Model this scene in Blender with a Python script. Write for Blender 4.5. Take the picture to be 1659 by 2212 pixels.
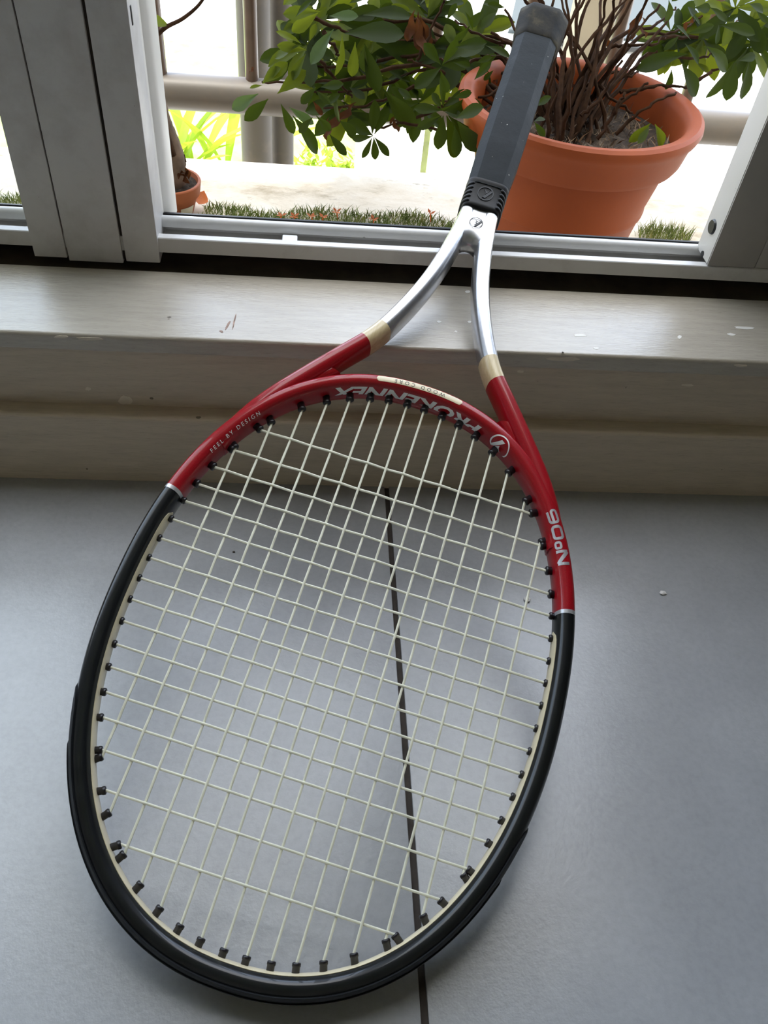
import bpy, bmesh, math, random
from mathutils import Vector, Matrix
random.seed(7)
SC = bpy.context.scene
COL = SC.collection
for o in list(bpy.data.objects):
    bpy.data.objects.remove(o)

# ------------------------------------------------------------------ camera
F_PX, W_PX, H_PX = 1770.0, 1659.0, 2212.0
CAM_H = 0.4284
RC = ((0.9952666040, -0.0489412261, 0.0839591763),
      (0.0213324985, -0.7328415244, -0.6800648679),
      (0.0948119792, 0.6786369106, -0.7283286567))      # rows: right, down, forward
cam_d = bpy.data.cameras.new('camera')
cam_d.sensor_fit = 'HORIZONTAL'
cam_d.sensor_width = 36.0
cam_d.lens = 36.0 * F_PX / W_PX
cam_d.clip_start = 0.01
cam_d.clip_end = 200
cam = bpy.data.objects.new('camera', cam_d)
COL.objects.link(cam)
_r, _u, _b = Vector(RC[0]), -Vector(RC[1]), -Vector(RC[2])
cam.matrix_world = Matrix(((_r.x, _u.x, _b.x, 0), (_r.y, _u.y, _b.y, 0), (_r.z, _u.z, _b.z, CAM_H), (0, 0, 0, 1)))
SC.camera = cam

# ------------------------------------------------------------------ sky, sun, exposure
world = bpy.data.worlds.new('sky')
SC.world = world
world.use_nodes = True
_bg = world.node_tree.nodes['Background']
_wt = world.node_tree
_tc = _wt.nodes.new('ShaderNodeTexCoord')
_sx = _wt.nodes.new('ShaderNodeSeparateXYZ')
_rp = _wt.nodes.new('ShaderNodeValToRGB')
_wt.links.new(_tc.outputs['Generated'], _sx.inputs[0])
_wt.links.new(_sx.outputs['Z'], _rp.inputs['Fac'])
_wt.links.new(_rp.outputs['Color'], _bg.inputs['Color'])
for _e, (_p, _c) in zip([_rp.color_ramp.elements[0], _rp.color_ramp.elements[1], _rp.color_ramp.elements.new(0.40)],
                        ((0.0, (0.96, 0.96, 0.94, 1)), (1.0, (0.48, 0.72, 1.16, 1)), (0.40, (0.66, 0.83, 1.13, 1)))):
    _e.position, _e.color = _p, _c
_bg.inputs['Strength'].default_value = 5.4

sun_d = bpy.data.lights.new('sun', 'SUN')
sun_d.energy = 6.0
sun_d.angle = math.radians(3.0)
sun_d.color = (1.0, 0.95, 0.85)
sun = bpy.data.objects.new('sun', sun_d)
COL.objects.link(sun)
SUN_FROM = Vector((-0.30, -0.108, 1.0)).normalized()
sun.rotation_euler = SUN_FROM.to_track_quat('Z', 'Y').to_euler()
sun.location = (-1, 0, 5)

vs = SC.view_settings
vs.view_transform = 'Standard'
vs.look = 'None'
vs.gamma = 1.0
vs.use_curve_mapping = False
vs.exposure = 0.0

# ------------------------------------------------------------------ helpers
def ray(px, py):
    x, y = (px - W_PX / 2) / F_PX, (py - H_PX / 2) / F_PX
    return Vector([RC[0][i] * x + RC[1][i] * y + RC[2][i] for i in range(3)])

def at_y(px, py, Y):
    d = ray(px, py)
    return d * (Y / d.y) + Vector((0, 0, CAM_H))

def at_z(px, py, Z):
    d = ray(px, py)
    return d * ((Z - CAM_H) / d.z) + Vector((0, 0, CAM_H))

def tag(o, label=None, cat=None, group=None, kind=None):
    if label: o['label'] = label
    if cat: o['category'] = cat
    if group: o['group'] = group
    if kind: o['kind'] = kind
    return o

def empty(name, loc=(0, 0, 0), parent=None):
    o = bpy.data.objects.new(name, None)
    o.empty_display_size = 0.02
    COL.objects.link(o)
    o.location = loc
    o.parent = parent
    return o

def mesh_obj(name, verts, faces, mat, parent=None, smooth=True, angle=40):
    m = bpy.data.meshes.new(name)
    m.from_pydata([tuple(v) for v in verts], [], faces)
    m.materials.append(mat)
    if smooth:
        m.polygons.foreach_set('use_smooth', [True] * len(m.polygons))
        m.set_sharp_from_angle(angle=math.radians(angle))
    m.update()
    o = bpy.data.objects.new(name, m)
    COL.objects.link(o)
    o.parent = parent
    return o

def bm_obj(name, bm, mat, parent=None, smooth=True, angle=40):
    bmesh.ops.recalc_face_normals(bm, faces=bm.faces)
    m = bpy.data.meshes.new(name)
    bm.to_mesh(m)
    bm.free()
    m.materials.append(mat)
    if smooth:
        m.polygons.foreach_set('use_smooth', [True] * len(m.polygons))
        m.set_sharp_from_angle(angle=math.radians(angle))
    o = bpy.data.objects.new(name, m)
    COL.objects.link(o)
    o.parent = parent
    return o

def box(name, x0, x1, y0, y1, z0, z1, mat, parent=None, bev=0.0):
    bm = bmesh.new()
    bmesh.ops.create_cube(bm, size=1)
    for v in bm.verts:
        v.co = Vector(((x0 + x1) / 2 + v.co.x * (x1 - x0), (y0 + y1) / 2 + v.co.y * (y1 - y0), (z0 + z1) / 2 + v.co.z * (z1 - z0)))
    if bev:
        bmesh.ops.bevel(bm, geom=list(bm.edges), offset=bev, segments=2, affect='EDGES', profile=0.6)
    return bm_obj(name, bm, mat, parent)

def extrude_profile(name, prof, x0, x1, mat, parent=None, angle=40, nx=1):
    """prof: closed list of (y, z), swept along x"""
    n = len(prof)
    V, Fc = [], []
    for k in range(nx + 1):
        x = x0 + (x1 - x0) * k / nx
        V += [(x, y, z) for y, z in prof]
    for k in range(nx):
        for i in range(n):
            j = (i + 1) % n
            Fc.append((k * n + i, k * n + j, (k + 1) * n + j, (k + 1) * n + i))
    Fc.append(tuple(range(n - 1, -1, -1)))
    Fc.append(tuple(nx * n + i for i in range(n)))
    bm = bmesh.new()
    vs_ = [bm.verts.new(v) for v in V]
    for f in Fc:
        bm.faces.new([vs_[i] for i in f])
    return bm_obj(name, bm, mat, parent, angle=angle)

def sweep(rings, closed_path=False, cap=True):
    """rings: list of lists of Vector -> verts, faces"""
    n = len(rings[0]); R = len(rings)
    V = [p for r in rings for p in r]
    Fc = []
    for k in range(R if closed_path else R - 1):
        a, b = k * n, ((k + 1) % R) * n
        for i in range(n):
            j = (i + 1) % n
            Fc.append((a + i, a + j, b + j, b + i))
    if cap and not closed_path:
        Fc.append(tuple(range(n - 1, -1, -1)))
        Fc.append(tuple((R - 1) * n + i for i in range(n)))
    return V, Fc

def tube_rings(pts, radii, sides=8):
    pts = [Vector(p) for p in pts]
    rings = []
    prev = None
    for i, p in enumerate(pts):
        t = (pts[min(i + 1, len(pts) - 1)] - pts[max(i - 1, 0)]).normalized()
        if prev is None:
            a = Vector((0, 0, 1)) if abs(t.z) < 0.9 else Vector((1, 0, 0))
            nrm = (a - t * a.dot(t)).normalized()
        else:
            nrm = (prev - t * prev.dot(t)).normalized()
        prev = nrm
        bn = t.cross(nrm)
        r = radii[i] if hasattr(radii, '__len__') else radii
        rings.append([p + (nrm * math.cos(2 * math.pi * k / sides) + bn * math.sin(2 * math.pi * k / sides)) * r for k in range(sides)])
    return rings

def tube(name, pts, radii, mat, parent=None, sides=8, smooth=True):
    V, Fc = sweep(tube_rings(pts, radii, sides))
    return mesh_obj(name, V, Fc, mat, parent, smooth, 60)

def lathe(name, prof, centre, mat, parent=None, seg=64, angle=35, fn=None):
    """prof: list of (r, z) from inside/bottom outwards"""
    V, Fc = [], []
    n = len(prof)
    for k in range(seg):
        a = 2 * math.pi * k / seg
        for r, z in prof:
            V.append(Vector((centre[0] + r * math.cos(a), centre[1] + r * math.sin(a), centre[2] + z)))
    for k in range(seg):
        b = ((k + 1) % seg) * n
        for i in range(n - 1):
            Fc.append((k * n + i, b + i, b + i + 1, k * n + i + 1))
    bm = bmesh.new()
    vv = [bm.verts.new(v) for v in V]
    for f in Fc:
        bm.faces.new([vv[i] for i in f])
    bmesh.ops.remove_doubles(bm, verts=bm.verts, dist=1e-6)
    return bm_obj(name, bm, mat, parent, angle=angle)

def catmull(P, per=8):
    P = [Vector(p) for p in P]
    out = []
    for i in range(len(P) - 1):
        p0, p1, p2, p3 = P[max(i - 1, 0)], P[i], P[i + 1], P[min(i + 2, len(P) - 1)]
        for k in range(per):
            t = k / per
            out.append(0.5 * ((2 * p1) + (p2 - p0) * t + (2 * p0 - 5 * p1 + 4 * p2 - p3) * t * t + (3 * p1 - p0 - 3 * p2 + p3) * t ** 3))
    out.append(P[-1])
    return out

# ------------------------------------------------------------------ materials
class NT:
    def __init__(s, name):
        s.m = bpy.data.materials.new(name)
        s.m.use_nodes = True
        s.t = s.m.node_tree
        s.b = s.t.nodes['Principled BSDF']
        s.out = s.t.nodes['Material Output']
    def n(s, typ, **kw):
        nd = s.t.nodes.new(typ)
        for k, v in kw.items():
            if hasattr(nd, k): setattr(nd, k, v)
            else: nd.inputs[k].default_value = v
        return nd
    def l(s, a, b): s.t.links.new(a, b)
    def coords(s, scale=(1, 1, 1), kind='Object'):
        tc = s.n('ShaderNodeTexCoord')
        mp = s.n('ShaderNodeMapping')
        mp.inputs['Scale'].default_value = scale
        s.l(tc.outputs[kind], mp.inputs['Vector'])
        return mp.outputs['Vector']
    def noise(s, vec, scale, detail=4, rough=0.55):
        nd = s.n('ShaderNodeTexNoise')
        nd.inputs['Scale'].default_value = scale
        nd.inputs['Detail'].default_value = detail
        nd.inputs['Roughness'].default_value = rough
        s.l(vec, nd.inputs['Vector'])
        return nd.outputs['Fac']
    def ramp(s, fac, stops):
        r = s.n('ShaderNodeValToRGB')
        e = r.color_ramp.elements
        while len(e) < len(stops): e.new(0.5)
        for el, (p, c) in zip(e, stops):
            el.position = p
            el.color = (*c, 1) if len(c) == 3 else c
        s.l(fac, r.inputs['Fac'])
        return r.outputs['Color']
    def mix(s, fac, a, b, blend='MIX'):
        m = s.n('ShaderNodeMix', data_type='RGBA', blend_type=blend)
        for sock, v in ((m.inputs['Factor'], fac), (m.inputs['A'], a), (m.inputs['B'], b)):
            if isinstance(v, (int, float)): sock.default_value = v
            elif isinstance(v, tuple): sock.default_value = (*v, 1) if len(v) == 3 else v
            else: s.l(v, sock)
        return [o for o in m.outputs if o.type == 'RGBA'][0]
    def bump(s, h, strength=0.2, dist=0.001):
        b = s.n('ShaderNodeBump')
        b.inputs['Strength'].default_value = strength
        b.inputs['Distance'].default_value = dist
        s.l(h, b.inputs['Height'])
        s.l(b.outputs['Normal'], s.b.inputs['Normal'])
    def set(s, col=None, rough=None, metal=None, coat=None, spec=None, coat_rough=None):
        i = s.b.inputs
        for key, v in (('Base Color', col), ('Roughness', rough), ('Metallic', metal), ('Coat Weight', coat), ('Specular IOR Level', spec), ('Coat Roughness', coat_rough)):
            if v is None: continue
            if isinstance(v, (int, float)): i[key].default_value = v
            elif isinstance(v, tuple): i[key].default_value = (*v, 1)
            else: s.l(v, i[key])
        return s

def simple(name, col, rough=0.5, metal=0.0, var=0.0, scale=60, coat=0.0, bump=0.0, spec=None):
    t = NT(name)
    if var:
        v = t.coords()
        f = t.noise(v, scale)
        lo = tuple(max(0, c * (1 - var)) for c in col); hi = tuple(min(1, c * (1 + var)) for c in col)
        t.set(t.ramp(f, [(0.3, lo), (0.7, hi)]), rough, metal, coat, spec)
        if bump: t.bump(f, bump)
    else:
        t.set(col, rough, metal, coat, spec)
    return t.m

M = {}
def mat_floor():
    t = NT('floor_tile')
    v = t.coords()
    big = t.noise(v, 7, 6, 0.6); fine = t.noise(v, 260, 3, 0.6); mid = t.noise(v, 38, 5, 0.65)
    c1 = t.ramp(big, [(0.30, (0.325, 0.335, 0.350)), (0.72, (0.410, 0.420, 0.435))])
    c2 = t.ramp(mid, [(0.30, (0.86, 0.86, 0.86)), (0.70, (1, 1, 1))])
    c = t.mix(0.55, c1, c2, 'MULTIPLY')
    c3 = t.ramp(fine, [(0.30, (0.80, 0.80, 0.80)), (0.60, (1, 1, 1))])
    c = t.mix(0.5, c, c3, 'MULTIPLY')
    t.set(c, 0.30, spec=0.9)
    t.bump(t.noise(v, 420, 3, 0.6), 0.16, 0.0006)
    return t.m
M['tile'] = mat_floor()
M['grout'] = simple('grout', (0.055, 0.045, 0.038), 0.95, var=0.25, scale=120)

def mat_paint(name, base, chips=True, rough=0.46, spec=0.5):
    t = NT(name)
    v = t.coords((1, 9, 9)); v1 = t.coords((1, 1, 1))
    st = t.noise(v, 30, 6, 0.7); st2 = t.noise(v, 120, 4, 0.6)
    lo = tuple(c * 0.86 for c in base)
    c = t.ramp(st, [(0.32, lo), (0.62, base)])
    # brush streak dirt
    c = t.mix(t.ramp(st2, [(0.30, (0.35,) * 3), (0.42, (0,) * 3)]), c, tuple(x * 0.62 for x in base))
    # small dark specks
    sp = t.noise(v1, 95, 2, 0.5)
    c = t.mix(t.ramp(sp, [(0.765, (0,) * 3), (0.775, (0.85,) * 3)]), c, (0.10, 0.075, 0.05))
    h = st2
    if chips:
        ch = t.noise(t.coords((0.45, 1, 1)), 14, 5, 0.62)
        fac = t.ramp(ch, [(0.665, (0,) * 3), (0.672, (1,) * 3)])
        c = t.mix(fac, c, tuple(min(1, x * 1.16) for x in base))
    t.set(c, rough, spec=spec)
    t.bump(h, 0.35, 0.0006)
    return t.m
M['sill'] = mat_paint('painted_sill', (0.46, 0.415, 0.34), True, 0.25, 0.95)
M['board'] = mat_paint('painted_board', (0.54, 0.455, 0.345))
M['wall'] = simple('wall_paint', (0.40, 0.355, 0.295), 0.9, var=0.03, scale=8)
M['ceiling'] = simple('ceiling_paint', (0.46, 0.44, 0.40), 0.9, var=0.02, scale=6)

def mat_alu(name, col, rough, dirt=0.35):
    t = NT(name)
    v = t.coords()
    f = t.noise(v, 24, 6, 0.65); s = t.noise(t.coords((0.3, 3, 3)), 180, 3, 0.5)
    d = t.ramp(f, [(0.50, (0,) * 3), (0.78, (dirt,) * 3)])
    c = t.mix(d, col, (0.16, 0.12, 0.08))
    sp = t.noise(v, 150, 2, 0.5)
    c = t.mix(t.ramp(sp, [(0.765, (0,) * 3), (0.78, (0.6,) * 3)]), c, (0.06, 0.05, 0.04))
    t.set(c, rough, 0.0, spec=0.6)
    t.bump(s, 0.08, 0.0004)
    return t.m
M['alu'] = mat_alu('window_frame_aluminium', (0.56, 0.545, 0.52), 0.38)
M['alu_rail'] = mat_alu('rail_aluminium', (0.60, 0.60, 0.59), 0.28, 0.12)
M['alu_edge'] = mat_alu('stile_edge_aluminium', (0.62, 0.60, 0.54), 0.40, 0.05)
M['door'] = simple('door_stile_paint', (0.34, 0.32, 0.29), 0.42, var=0.06, scale=30)
M['groove'] = simple('groove_dark', (0.035, 0.025, 0.018), 0.9, var=0.3, scale=50)
M['mortar'] = simple('dirty_shaded_mortar', (0.05, 0.038, 0.025), 0.95, var=0.5, scale=40, bump=0.5)  # dirt, plus the shade of the gap put into the dark colour
M['rubber'] = simple('black_rubber', (0.007, 0.007, 0.007), 0.5, var=0.2, scale=200, spec=0.3)
M['plug'] = simple('black_plug', (0.025, 0.027, 0.027), 0.35)
M['white_plastic'] = simple('white_plastic', (0.85, 0.86, 0.86), 0.3)

def mat_glass():
    t = NT('window_glass')
    tr = t.n('ShaderNodeBsdfTransparent')
    tr.inputs['Color'].default_value = (0.95, 0.97, 0.96, 1)
    gl = t.n('ShaderNodeBsdfGlossy')
    gl.inputs['Roughness'].default_value = 0.02
    lw = t.n('ShaderNodeLayerWeight')
    lw.inputs['Blend'].default_value = 0.5
    pw = t.n('ShaderNodeMath', operation='POWER')
    pw.inputs[1].default_value = 5.0
    t.l(lw.outputs['Facing'], pw.inputs[0])
    fr = t.n('ShaderNodeMath', operation='MULTIPLY_ADD')
    fr.inputs[1].default_value = 0.94
    fr.inputs[2].default_value = 0.04
    t.l(pw.outputs[0], fr.inputs[0])
    mx = t.n('ShaderNodeMixShader')
    t.l(fr.outputs[0], mx.inputs['Fac'])
    t.l(tr.outputs['BSDF'], mx.inputs[1]); t.l(gl.outputs['BSDF'], mx.inputs[2])
    t.l(mx.outputs['Shader'], t.out.inputs['Surface'])
    return t.m
M['glass'] = mat_glass()

def mat_concrete():
    t = NT('ledge_concrete')
    v = t.coords((0.6, 1, 1))
    f = t.noise(v, 9, 8, 0.7); g = t.noise(v, 42, 6, 0.7)
    c = t.ramp(f, [(0.34, (0.36, 0.29, 0.19)), (0.46, (0.62, 0.54, 0.42)), (0.60, (0.70, 0.64, 0.54))])
    c = t.mix(t.ramp(g, [(0.60, (0,) * 3), (0.70, (0.6,) * 3)]), c, (0.24, 0.19, 0.12))
    t.set(c, 0.9)
    t.bump(g, 0.6, 0.002)
    return t.m
M['concrete'] = mat_concrete()
M['pave'] = simple('street_paving', (0.66, 0.65, 0.62), 0.9, var=0.08, scale=3)
M['lawn'] = simple('lawn', (0.45, 0.58, 0.14), 0.9, var=0.35, scale=9)

def mat_car_red():
    t = NT('racket_red_lacquer')
    v = t.coords()
    fl = t.noise(v, 2600, 1, 0.4)
    c = t.ramp(fl, [(0.35, (0.27, 0.003, 0.008)), (0.68, (0.37, 0.006, 0.013))])
    t.set(c, 0.32, 0.0, coat=0.5, coat_rough=0.03, spec=0.2)
    return t.m
M['red'] = mat_car_red()
M['black'] = simple('racket_black_lacquer', (0.006, 0.007, 0.008), 0.3, var=0.25, scale=90, coat=0.4, spec=0.25)
def mat_silver():
    t = NT('racket_silver_lacquer')
    v = t.coords()
    f = t.noise(v, 420, 4, 0.6)
    c = t.ramp(f, [(0.3, (0.44, 0.45, 0.47)), (0.7, (0.52, 0.53, 0.55))])
    sc = t.noise(t.coords((1, 3, 1)), 160, 3, 0.6)
    c = t.mix(t.ramp(sc, [(0.75, (0,) * 3), (0.77, (0.8,) * 3)]), c, (0.14, 0.13, 0.13))
    t.set(c, 0.27, 0.85, coat=0.4, coat_rough=0.05)
    return t.m
M['silver'] = mat_silver()
def mat_woodveneer():
    t = NT('pale_wood_veneer')
    f = t.noise(t.coords((22, 2, 22)), 26, 4, 0.6)
    t.set(t.ramp(f, [(0.3, (0.56, 0.44, 0.23)), (0.7, (0.70, 0.58, 0.34))]), 0.4, coat=0.6)
    return t.m
M['veneer'] = mat_woodveneer()
M['cream'] = simple('cream_inlay', (0.74, 0.64, 0.42), 0.45, var=0.08, scale=80, coat=0.4)
M['bumper'] = simple('bumper_plastic', (0.008, 0.009, 0.010), 0.5, var=0.2, scale=60, spec=0.3)
M['string'] = simple('string_nylon', (0.74, 0.73, 0.58), 0.35, var=0.07, scale=300, spec=0.6)
M['grommet'] = simple('grommet_plastic', (0.012, 0.010, 0.012), 0.32)
M['print_white'] = simple('white_print', (0.88, 0.86, 0.85), 0.4)
M['print_silver'] = simple('silver_print', (0.55, 0.55, 0.57), 0.3, 0.6)
M['print_black'] = simple('black_print', (0.01, 0.01, 0.01), 0.4)
def mat_grip():
    t = NT('worn_grip_leather')
    v = t.coords()
    f = t.noise(v, 35, 6, 0.65)
    c = t.ramp(f, [(0.35, (0.004, 0.006, 0.007)), (0.68, (0.014, 0.017, 0.018))])
    sp = t.noise(t.coords((1.6, 1, 1)), 210, 3, 0.6)
    c = t.mix(t.ramp(sp, [(0.72, (0,) * 3), (0.74, (1,) * 3)]), c, (0.55, 0.54, 0.48))
    t.set(c, t.ramp(f, [(0.3, (0.40,) * 3), (0.7, (0.62,) * 3)]), spec=0.09)
    t.bump(t.noise(v, 120, 5, 0.6), 0.35, 0.0008)
    return t.m
M['grip'] = mat_grip()
def mat_cap():
    t = NT('worn_butt_tape')
    f = t.noise(t.coords(), 70, 5, 0.65)
    t.set(t.ramp(f, [(0.38, (0.006, 0.006, 0.005)), (0.55, (0.016, 0.014, 0.009)), (0.72, (0.05, 0.042, 0.022))]), 0.6, spec=0.10)
    t.bump(f, 0.4, 0.001)
    return t.m
M['cap'] = mat_cap()

# ------------------------------------------------------------------ setting: floor, boards, room
Y0, Y1, YS, ZS = 0.4247, 0.4381, 0.5147, 0.1158      # lower board, upper board, back of sill, sill height
floor = tag(empty('floor'), 'grey stone-look tile floor with one dark grout line', kind='structure')
GX = 0.0590
box('grout', -1.5, 1.5, -1.7, Y0 + 0.02, -0.030, -0.0016, M['grout'], floor)
tx = [GX - 1.2, GX - 0.6, GX, GX + 0.6, GX + 1.2]
ty = [Y0 + 0.015, Y0 - 0.585, Y0 - 1.185, Y0 - 1.785]
for j in range(3):
    for i in range(4):
        x0, x1 = max(tx[i] + 0.0017, -1.5), min(tx[i + 1] - 0.0017, 1.5)
        box('tile', x0, x1, ty[j + 1] + 0.0017, ty[j] - 0.0017, -0.012, 0.0, M['tile'], floor, 0.0007)

def lip(y, z, r, n=5, a0=90, a1=180):
    return [(y + r * math.cos(math.radians(a0 + (a1 - a0) * k / n)), z + r * math.sin(math.radians(a0 + (a1 - a0) * k / n))) for k in range(n + 1)]

XL, XR = -1.5, 1.5
bb = extrude_profile('baseboard_front', [(Y0, -0.002)] + [(Y0 + 0.030, -0.002), (Y0 + 0.030, 0.059)] + lip(Y0 + 0.0025, 0.0565, 0.0025), XL, XR, M['board'])
tag(bb, 'lower painted wooden board along the floor under the window', kind='structure')
tr = extrude_profile('trim_1', [(Y1, 0.0588), (Y1 + 0.035, 0.0588), (Y1 + 0.035, 0.104), (Y1, 0.104)], XL, XR, M['board'])
tag(tr, 'upper painted wooden riser board below the window sill', kind='structure')
tr = extrude_profile('trim_2', [(Y1 - 0.0012, 0.1040), (YS, 0.1040)] + [(YS, ZS - 0.001), (YS - 0.001, ZS)] + lip(Y1 + 0.0013, ZS - 0.0025, 0.0025), XL, XR, M['sill'])
tag(tr, 'cream painted wooden window sill board with worn paint', kind='structure')
mo = box('trim_3', XL, XR, YS + 0.0003, 0.58, 0.060, 0.1135, M['mortar'])
tag(mo, 'dirty mortar gap behind the sill board, its shade painted in dark', kind='structure')

W_TOP, WX0, WX1 = 1.95, -1.15, 1.05
wl = box('wall_left', -1.62, -1.5, -1.75, 0.75, -0.03, 2.45, M['wall']); tag(wl, 'plain left room wall', kind='structure')
wr = box('wall_right', 1.5, 1.62, -1.75, 0.75, -0.03, 2.45, M['wall']); tag(wr, 'plain right room wall', kind='structure')
wb = box('wall_back', -1.5, 1.5, -1.82, -1.70, -0.03, 2.45, M['wall']); tag(wb, 'plain back wall behind the camera', kind='structure')
cl = box('ceiling', -1.62, 1.62, -1.82, 0.75, 2.4, 2.5, M['ceiling']); tag(cl, 'plain white ceiling', kind='structure')
wf = tag(empty('wall_front'), 'wall around the window, with added outer panels that block sky light', kind='structure')
box('wall_panel', -1.5, WX0, 0.50, 0.62, ZS + 0.0005, 2.4, M['wall'], wf)
box('wall_panel', WX1, 1.5, 0.50, 0.62, ZS + 0.0005, 2.4, M['wall'], wf)
box('wall_panel', WX0, WX1, 0.50, 0.62, W_TOP, 2.4, M['wall'], wf)
box('wall_panel', -4.5, -1.5, 0.52, 0.62, -0.19, 3.2, M['wall'], wf)  # unseen outer panels from here, added to block sky and shade the ledge
box('wall_panel', 1.5, 4.5, 0.52, 0.62, -0.19, 3.2, M['wall'], wf)
box('wall_panel', -1.5, 1.5, 0.52, 0.62, 2.4, 3.2, M['wall'], wf)

# ------------------------------------------------------------------ window: track, rail, mullion, stile, panes
win = tag(empty('window_1'), 'sliding aluminium window frame with open middle', kind='structure')
ZT = 0.1374
extrude_profile('track', [(0.5205, 0.1268), (0.5205, ZT - 0.0006), (0.5211, ZT), (0.5266, ZT), (0.5270, ZT - 0.0004), (0.5270, 0.1290), (0.5520, 0.1290), (0.5520, 0.1268)], WX0, WX1, M['alu'], win)
rr = [(0.5415, 0.1342)] + [(0.5452 + 0.0037 * math.cos(math.radians(a)), 0.1371 + 0.0037 * math.sin(math.radians(a))) for a in (180, 157, 135, 112, 90, 67, 45, 22, 0)] + [(0.5489, 0.1342)]
extrude_profile('sill_rail', rr, WX0, WX1, M['alu_rail'], win)
extrude_profile('rail_web', [(0.5480, 0.1288), (0.5495, 0.1288), (0.5495, 0.1345), (0.5480, 0.1345)], WX0, WX1, M['alu'], win)
extrude_profile('gasket', [(0.5505, 0.1300), (0.5535, 0.1300), (0.5535, 0.1392), (0.5505, 0.1398)], WX0, WX1, M['rubber'], win)
extrude_profile('track_base', [(0.545, 0.1135), (0.575, 0.1135), (0.575, 0.1170), (0.5545, 0.1250), (0.554, 0.1268), (0.545, 0.1268)], WX0, WX1, M['alu'], win)
# left mullion: three upright covers with grooves between them
mull = empty('mullion', parent=win)
box('cover_strip', -0.1878, -0.1662, 0.5186, 0.545, 0.1200, W_TOP, M['alu'], mull, 0.0006)
box('cover_strip', -0.1653, -0.1290, 0.5186, 0.545, 0.1180, W_TOP, M['alu'], mull, 0.0006)
box('cover_strip', -0.1270, -0.1040, 0.5186, 0.5480, 0.1195, W_TOP, M['alu'], mull, 0.0008)
box('groove_back', -0.1872, -0.1046, 0.5210, 0.5470, 0.1200, W_TOP, M['groove'], mull)
jl = [(-0.1046, 0.5480), (-0.1046, 0.5600)]
bm = bmesh.new()
prof = [(-0.1870, 0.5475), (-0.1044, 0.5475), (-0.1040, 0.5530), (-0.1008, 0.5560), (-0.0992, 0.5590), (-0.0992, 0.5800), (-0.1870, 0.5800)]
lo = [bm.verts.new((x, y, 0.1270)) for x, y in prof]; hi = [bm.verts.new((x, y, W_TOP)) for x, y in prof]
for i in range(len(prof)):
    j = (i + 1) % len(prof)
    bm.faces.new((lo[i], lo[j], hi[j], hi[i]))
bm.faces.new(lo[::-1]); bm.faces.new(hi)
bm_obj('jamb', bm, M['alu_edge'], mull)
box('screw_slot', -0.1041, -0.10345, 0.5245, 0.5268, 0.2655, 0.2755, M['plug'], mull, 0.0003)
# right sliding stile, widened out of view to keep light off the right floor
st = empty('stile', parent=win)
box('stile_face', 0.2850, 0.3205, 0.5210, 0.5225, 0.1378, W_TOP, M['door'], st, 0.0004)
box('stile_face', 0.3209, 1.0400, 0.5213, 0.5228, 0.1378, W_TOP, M['door'], st, 0.0003)
box('stile_body', 0.2846, 1.0400, 0.5222, 0.5455, 0.1385, W_TOP, M['alu_edge'], st, 0.0004)
pl = at_y(1540, 490, 0.533); PZ = ray(1540, 490); PZ = PZ * (0.2846 / PZ.x) + Vector((0, 0, CAM_H))
bm = bmesh.new()
bmesh.ops.create_cone(bm, cap_ends=True, segments=28, radius1=0.0054, radius2=0.0046, depth=0.0016)
bmesh.ops.rotate(bm, verts=bm.verts, matrix=Matrix.Rotation(-math.pi / 2, 3, 'Y'))
bmesh.ops.translate(bm, verts=bm.verts, vec=(0.2839, PZ.y, PZ.z))
bm_obj('screw_plug', bm, M['plug'], st)
bm = bmesh.new()
bmesh.ops.create_cone(bm, cap_ends=True, segments=20, radius1=0.0022, radius2=0.0022, depth=0.0006)
bmesh.ops.rotate(bm, verts=bm.verts, matrix=Matrix.Rotation(-math.pi / 2, 3, 'Y'))
bmesh.ops.translate(bm, verts=bm.verts, vec=(0.2844, 0.5335, 0.1400))
bm_obj('drain_hole', bm, M['plug'], st)
box('pane', -1.13, -0.188, 0.5555, 0.5595, 0.133, W_TOP, M['glass'], win)
box('head_frame', WX0, WX1, 0.5186, 0.580, W_TOP - 0.0005, W_TOP + 0.04, M['alu'], win)
c_ = at_y(626, 503, 0.534)
bm = bmesh.new()
bmesh.ops.create_cube(bm, size=1)
for v in bm.verts:
    v.co = Vector((c_.x + v.co.x * 0.0100, 0.5350 + v.co.y * 0.009, 0.1319 + v.co.z * 0.0052))
    if v.co.z > 0.1319: v.co.x += (c_.x - v.co.x) * -0.06
bmesh.ops.bevel(bm, geom=list(bm.edges), offset=0.0009, segments=3, affect='EDGES', profile=0.6)
bm_obj('rail_clip', bm, M['white_plastic'], win)

# ------------------------------------------------------------------ tennis racket
RK = ((0.9528567184, 0.3034203681, 0.0003928319), (-0.2870283729, 0.9017978195, -0.3230718278), (-0.0983808279, 0.3077284078, 0.9463743655))
RK_T = (0.0187098492, 0.2460672514, 0.0629610023)
racket = empty('tennis_racket')
racket.matrix_world = Matrix([[*RK[i], RK_T[i]] for i in range(3)] + [[0, 0, 0, 1]])
tag(racket, 'red, black and silver tennis racket leaning head-down from the window sill to the floor', 'tennis racket')

NEXP = 2.21
def sup(a, b, th):
    c, s = math.cos(th), math.sin(th)
    return Vector((a * math.copysign(abs(c) ** (2 / NEXP), c), b * math.copysign(abs(s) ** (2 / NEXP), s), 0))

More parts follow.
